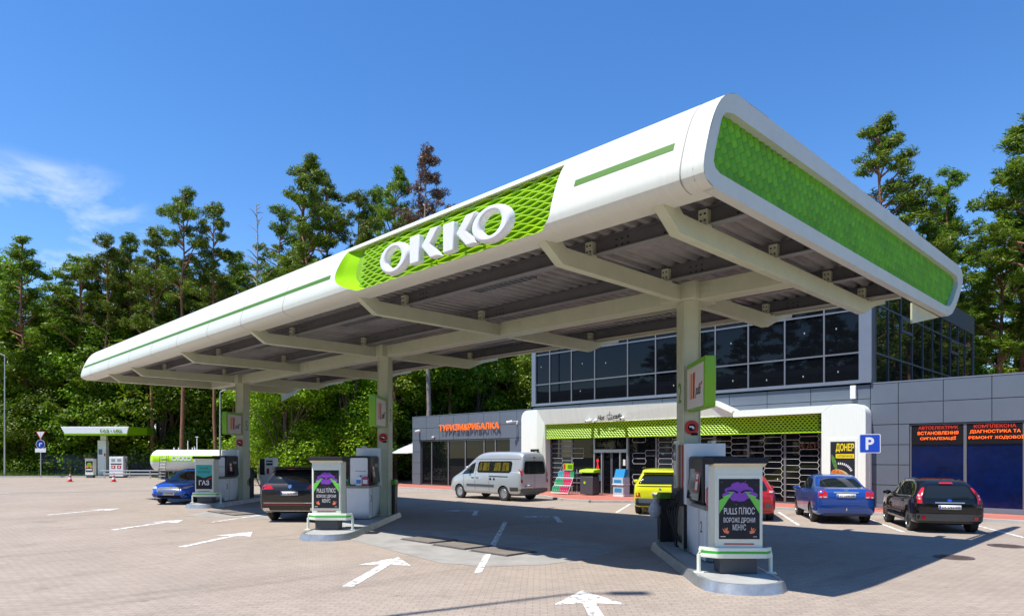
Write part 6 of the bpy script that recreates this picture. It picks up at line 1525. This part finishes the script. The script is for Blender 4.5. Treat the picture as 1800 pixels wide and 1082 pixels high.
# pines filling behind, indistinguishable in the mass
def fill(n, rr, fr_, hr, protos, base, name, label, cat, group, wide=(1., 1.25), mind=2.0):
    pts = []
    k = 0
    while len(pts) < n and k < 4000:
        k += 1; r_, f_ = TR.uniform(*rr), TR.uniform(*fr_)
        if all((r_-a)**2+(f_-c)**2 > mind**2 for a, c in pts):
            pts.append((r_, f_)); plant(TR.choice(protos), ff(r_, f_), TR.uniform(*hr), base, name, label, cat, group, TR.uniform(*wide))
fill(46, (-52, -5), (69, 80), (20, 24.5), FV, 20, 'pine_tree', 'pine in the dense wood behind the canopy', 'pine tree', 'pines of the wood behind the canopy', (1.2, 1.6))
fill(16, (-5, 22), (64, 76), (15, 18), FV, 20, 'pine_tree', 'pine in the dense wood behind the canopy', 'pine tree', 'pines of the wood behind the canopy', (1.2, 1.6))
fill(26, (28, 58), (54, 72), (15, 21), FV, 20, 'pine_tree', 'pine in the wood behind the right end of the building', 'pine tree', 'pines of the wood behind the building', (1.2, 1.6))
# leafy trees along the edge of the wood
plant(BV[0], ff(-57.0, 76), 23.5, 12, 'leafy_tree', 'pale green leafy tree at the far left edge above the others', 'tree', None, .8)
fill(8, (-66, -47), (71, 76), (15, 19), [BV[0], BV[2]], 12, 'leafy_tree', 'light green leafy tree at the far left of the wood', 'tree', 'leafy trees at the far left', (.85, 1.1), 3.4)
fill(16, (-52, -24), (69.3, 74), (12.5, 17), BV, 12, 'leafy_tree', 'leafy tree behind the gas station at the edge of the wood', 'tree', 'leafy trees behind the gas station', (.9, 1.15), 3.2)
fill(8, (-24.5, -19.5), (64, 68), (11, 13.5), [BV[0], BV[2], BV[1]], 12, 'leafy_tree', 'leafy tree in the bright hedge behind the farthest pump island', 'tree', 'leafy trees behind the far pumps', (.9, 1.1), 2.4)
fill(6, (-18.5, -14), (52, 62), (9.5, 12), [BV[0], BV[2], BV[1]], 12, 'leafy_tree', 'leafy tree in the bright hedge behind the farthest pump island', 'tree', 'leafy trees behind the far pumps', (.9, 1.1), 2.8)
fill(9, (-17, -11.5), (47, 56), (9, 11), [BV[0], BV[2]], 12, 'leafy_tree', 'sunlit leafy tree behind the middle pump', 'tree', 'leafy trees behind the middle pump', (1., 1.2), 2.4)
fill(13, (-11, 3.0), (56, 64), (11, 14), [BV[1], BV[3], BV[0]], 12, 'leafy_tree', 'leafy tree rising behind the left wing of the building', 'tree', 'leafy trees behind the left wing', (.9, 1.15), 2.8)
fill(14, (-22, -5), (63, 68.5), (14, 17.5), [BV[1], BV[3], BV[0]], 12, 'leafy_tree', 'leafy tree in the second row behind the canopy', 'tree', 'leafy trees in the second row', (.85, 1.05), 3.2)
fill(9, (33, 50), (52, 64), (7, 11), [BV[0], BV[1]], 12, 'leafy_tree', 'low leafy tree beyond the glazed upper storey', 'tree', 'leafy trees beyond the building', (.9, 1.15), 3)
# the wood goes on behind and beside the viewpoint; the dark glass mirrors it
for i in range(40):
    x = -66+i*3.5+TR.uniform(-1.3, 1.3); y = TR.uniform(-46, -36)
    plant(TR.choice(FV), (x, y), TR.uniform(19, 24), 20, 'pine_tree', 'pine across the road behind the viewpoint', 'pine tree', 'pines behind the viewpoint', 1.5)
for i in range(18):
    plant(TR.choice(BV), (-66+i*7.6+TR.uniform(-1, 1), TR.uniform(-36, -32)), TR.uniform(9, 12), 12, 'leafy_tree', 'leafy tree across the road behind the viewpoint', 'tree', 'leafy trees behind the viewpoint', 1.3)
for i in range(34):
    plant(TR.choice(FV), (2+(i*7.3) % 16, 72+i*2.3), TR.uniform(19, 24), 20, 'pine_tree', 'pine across the side road mirrored in the tower glass', 'pine tree', 'pines across the side road', 1.3)
for i in range(12):
    plant(TR.choice(PV+FV[:1]), (TR.uniform(9, 30), 33+i*3.6), TR.uniform(17, 23), 24, 'pine_tree', 'pine across the side road mirrored in the tower glass', 'pine tree', 'pines across the side road', 1.3)
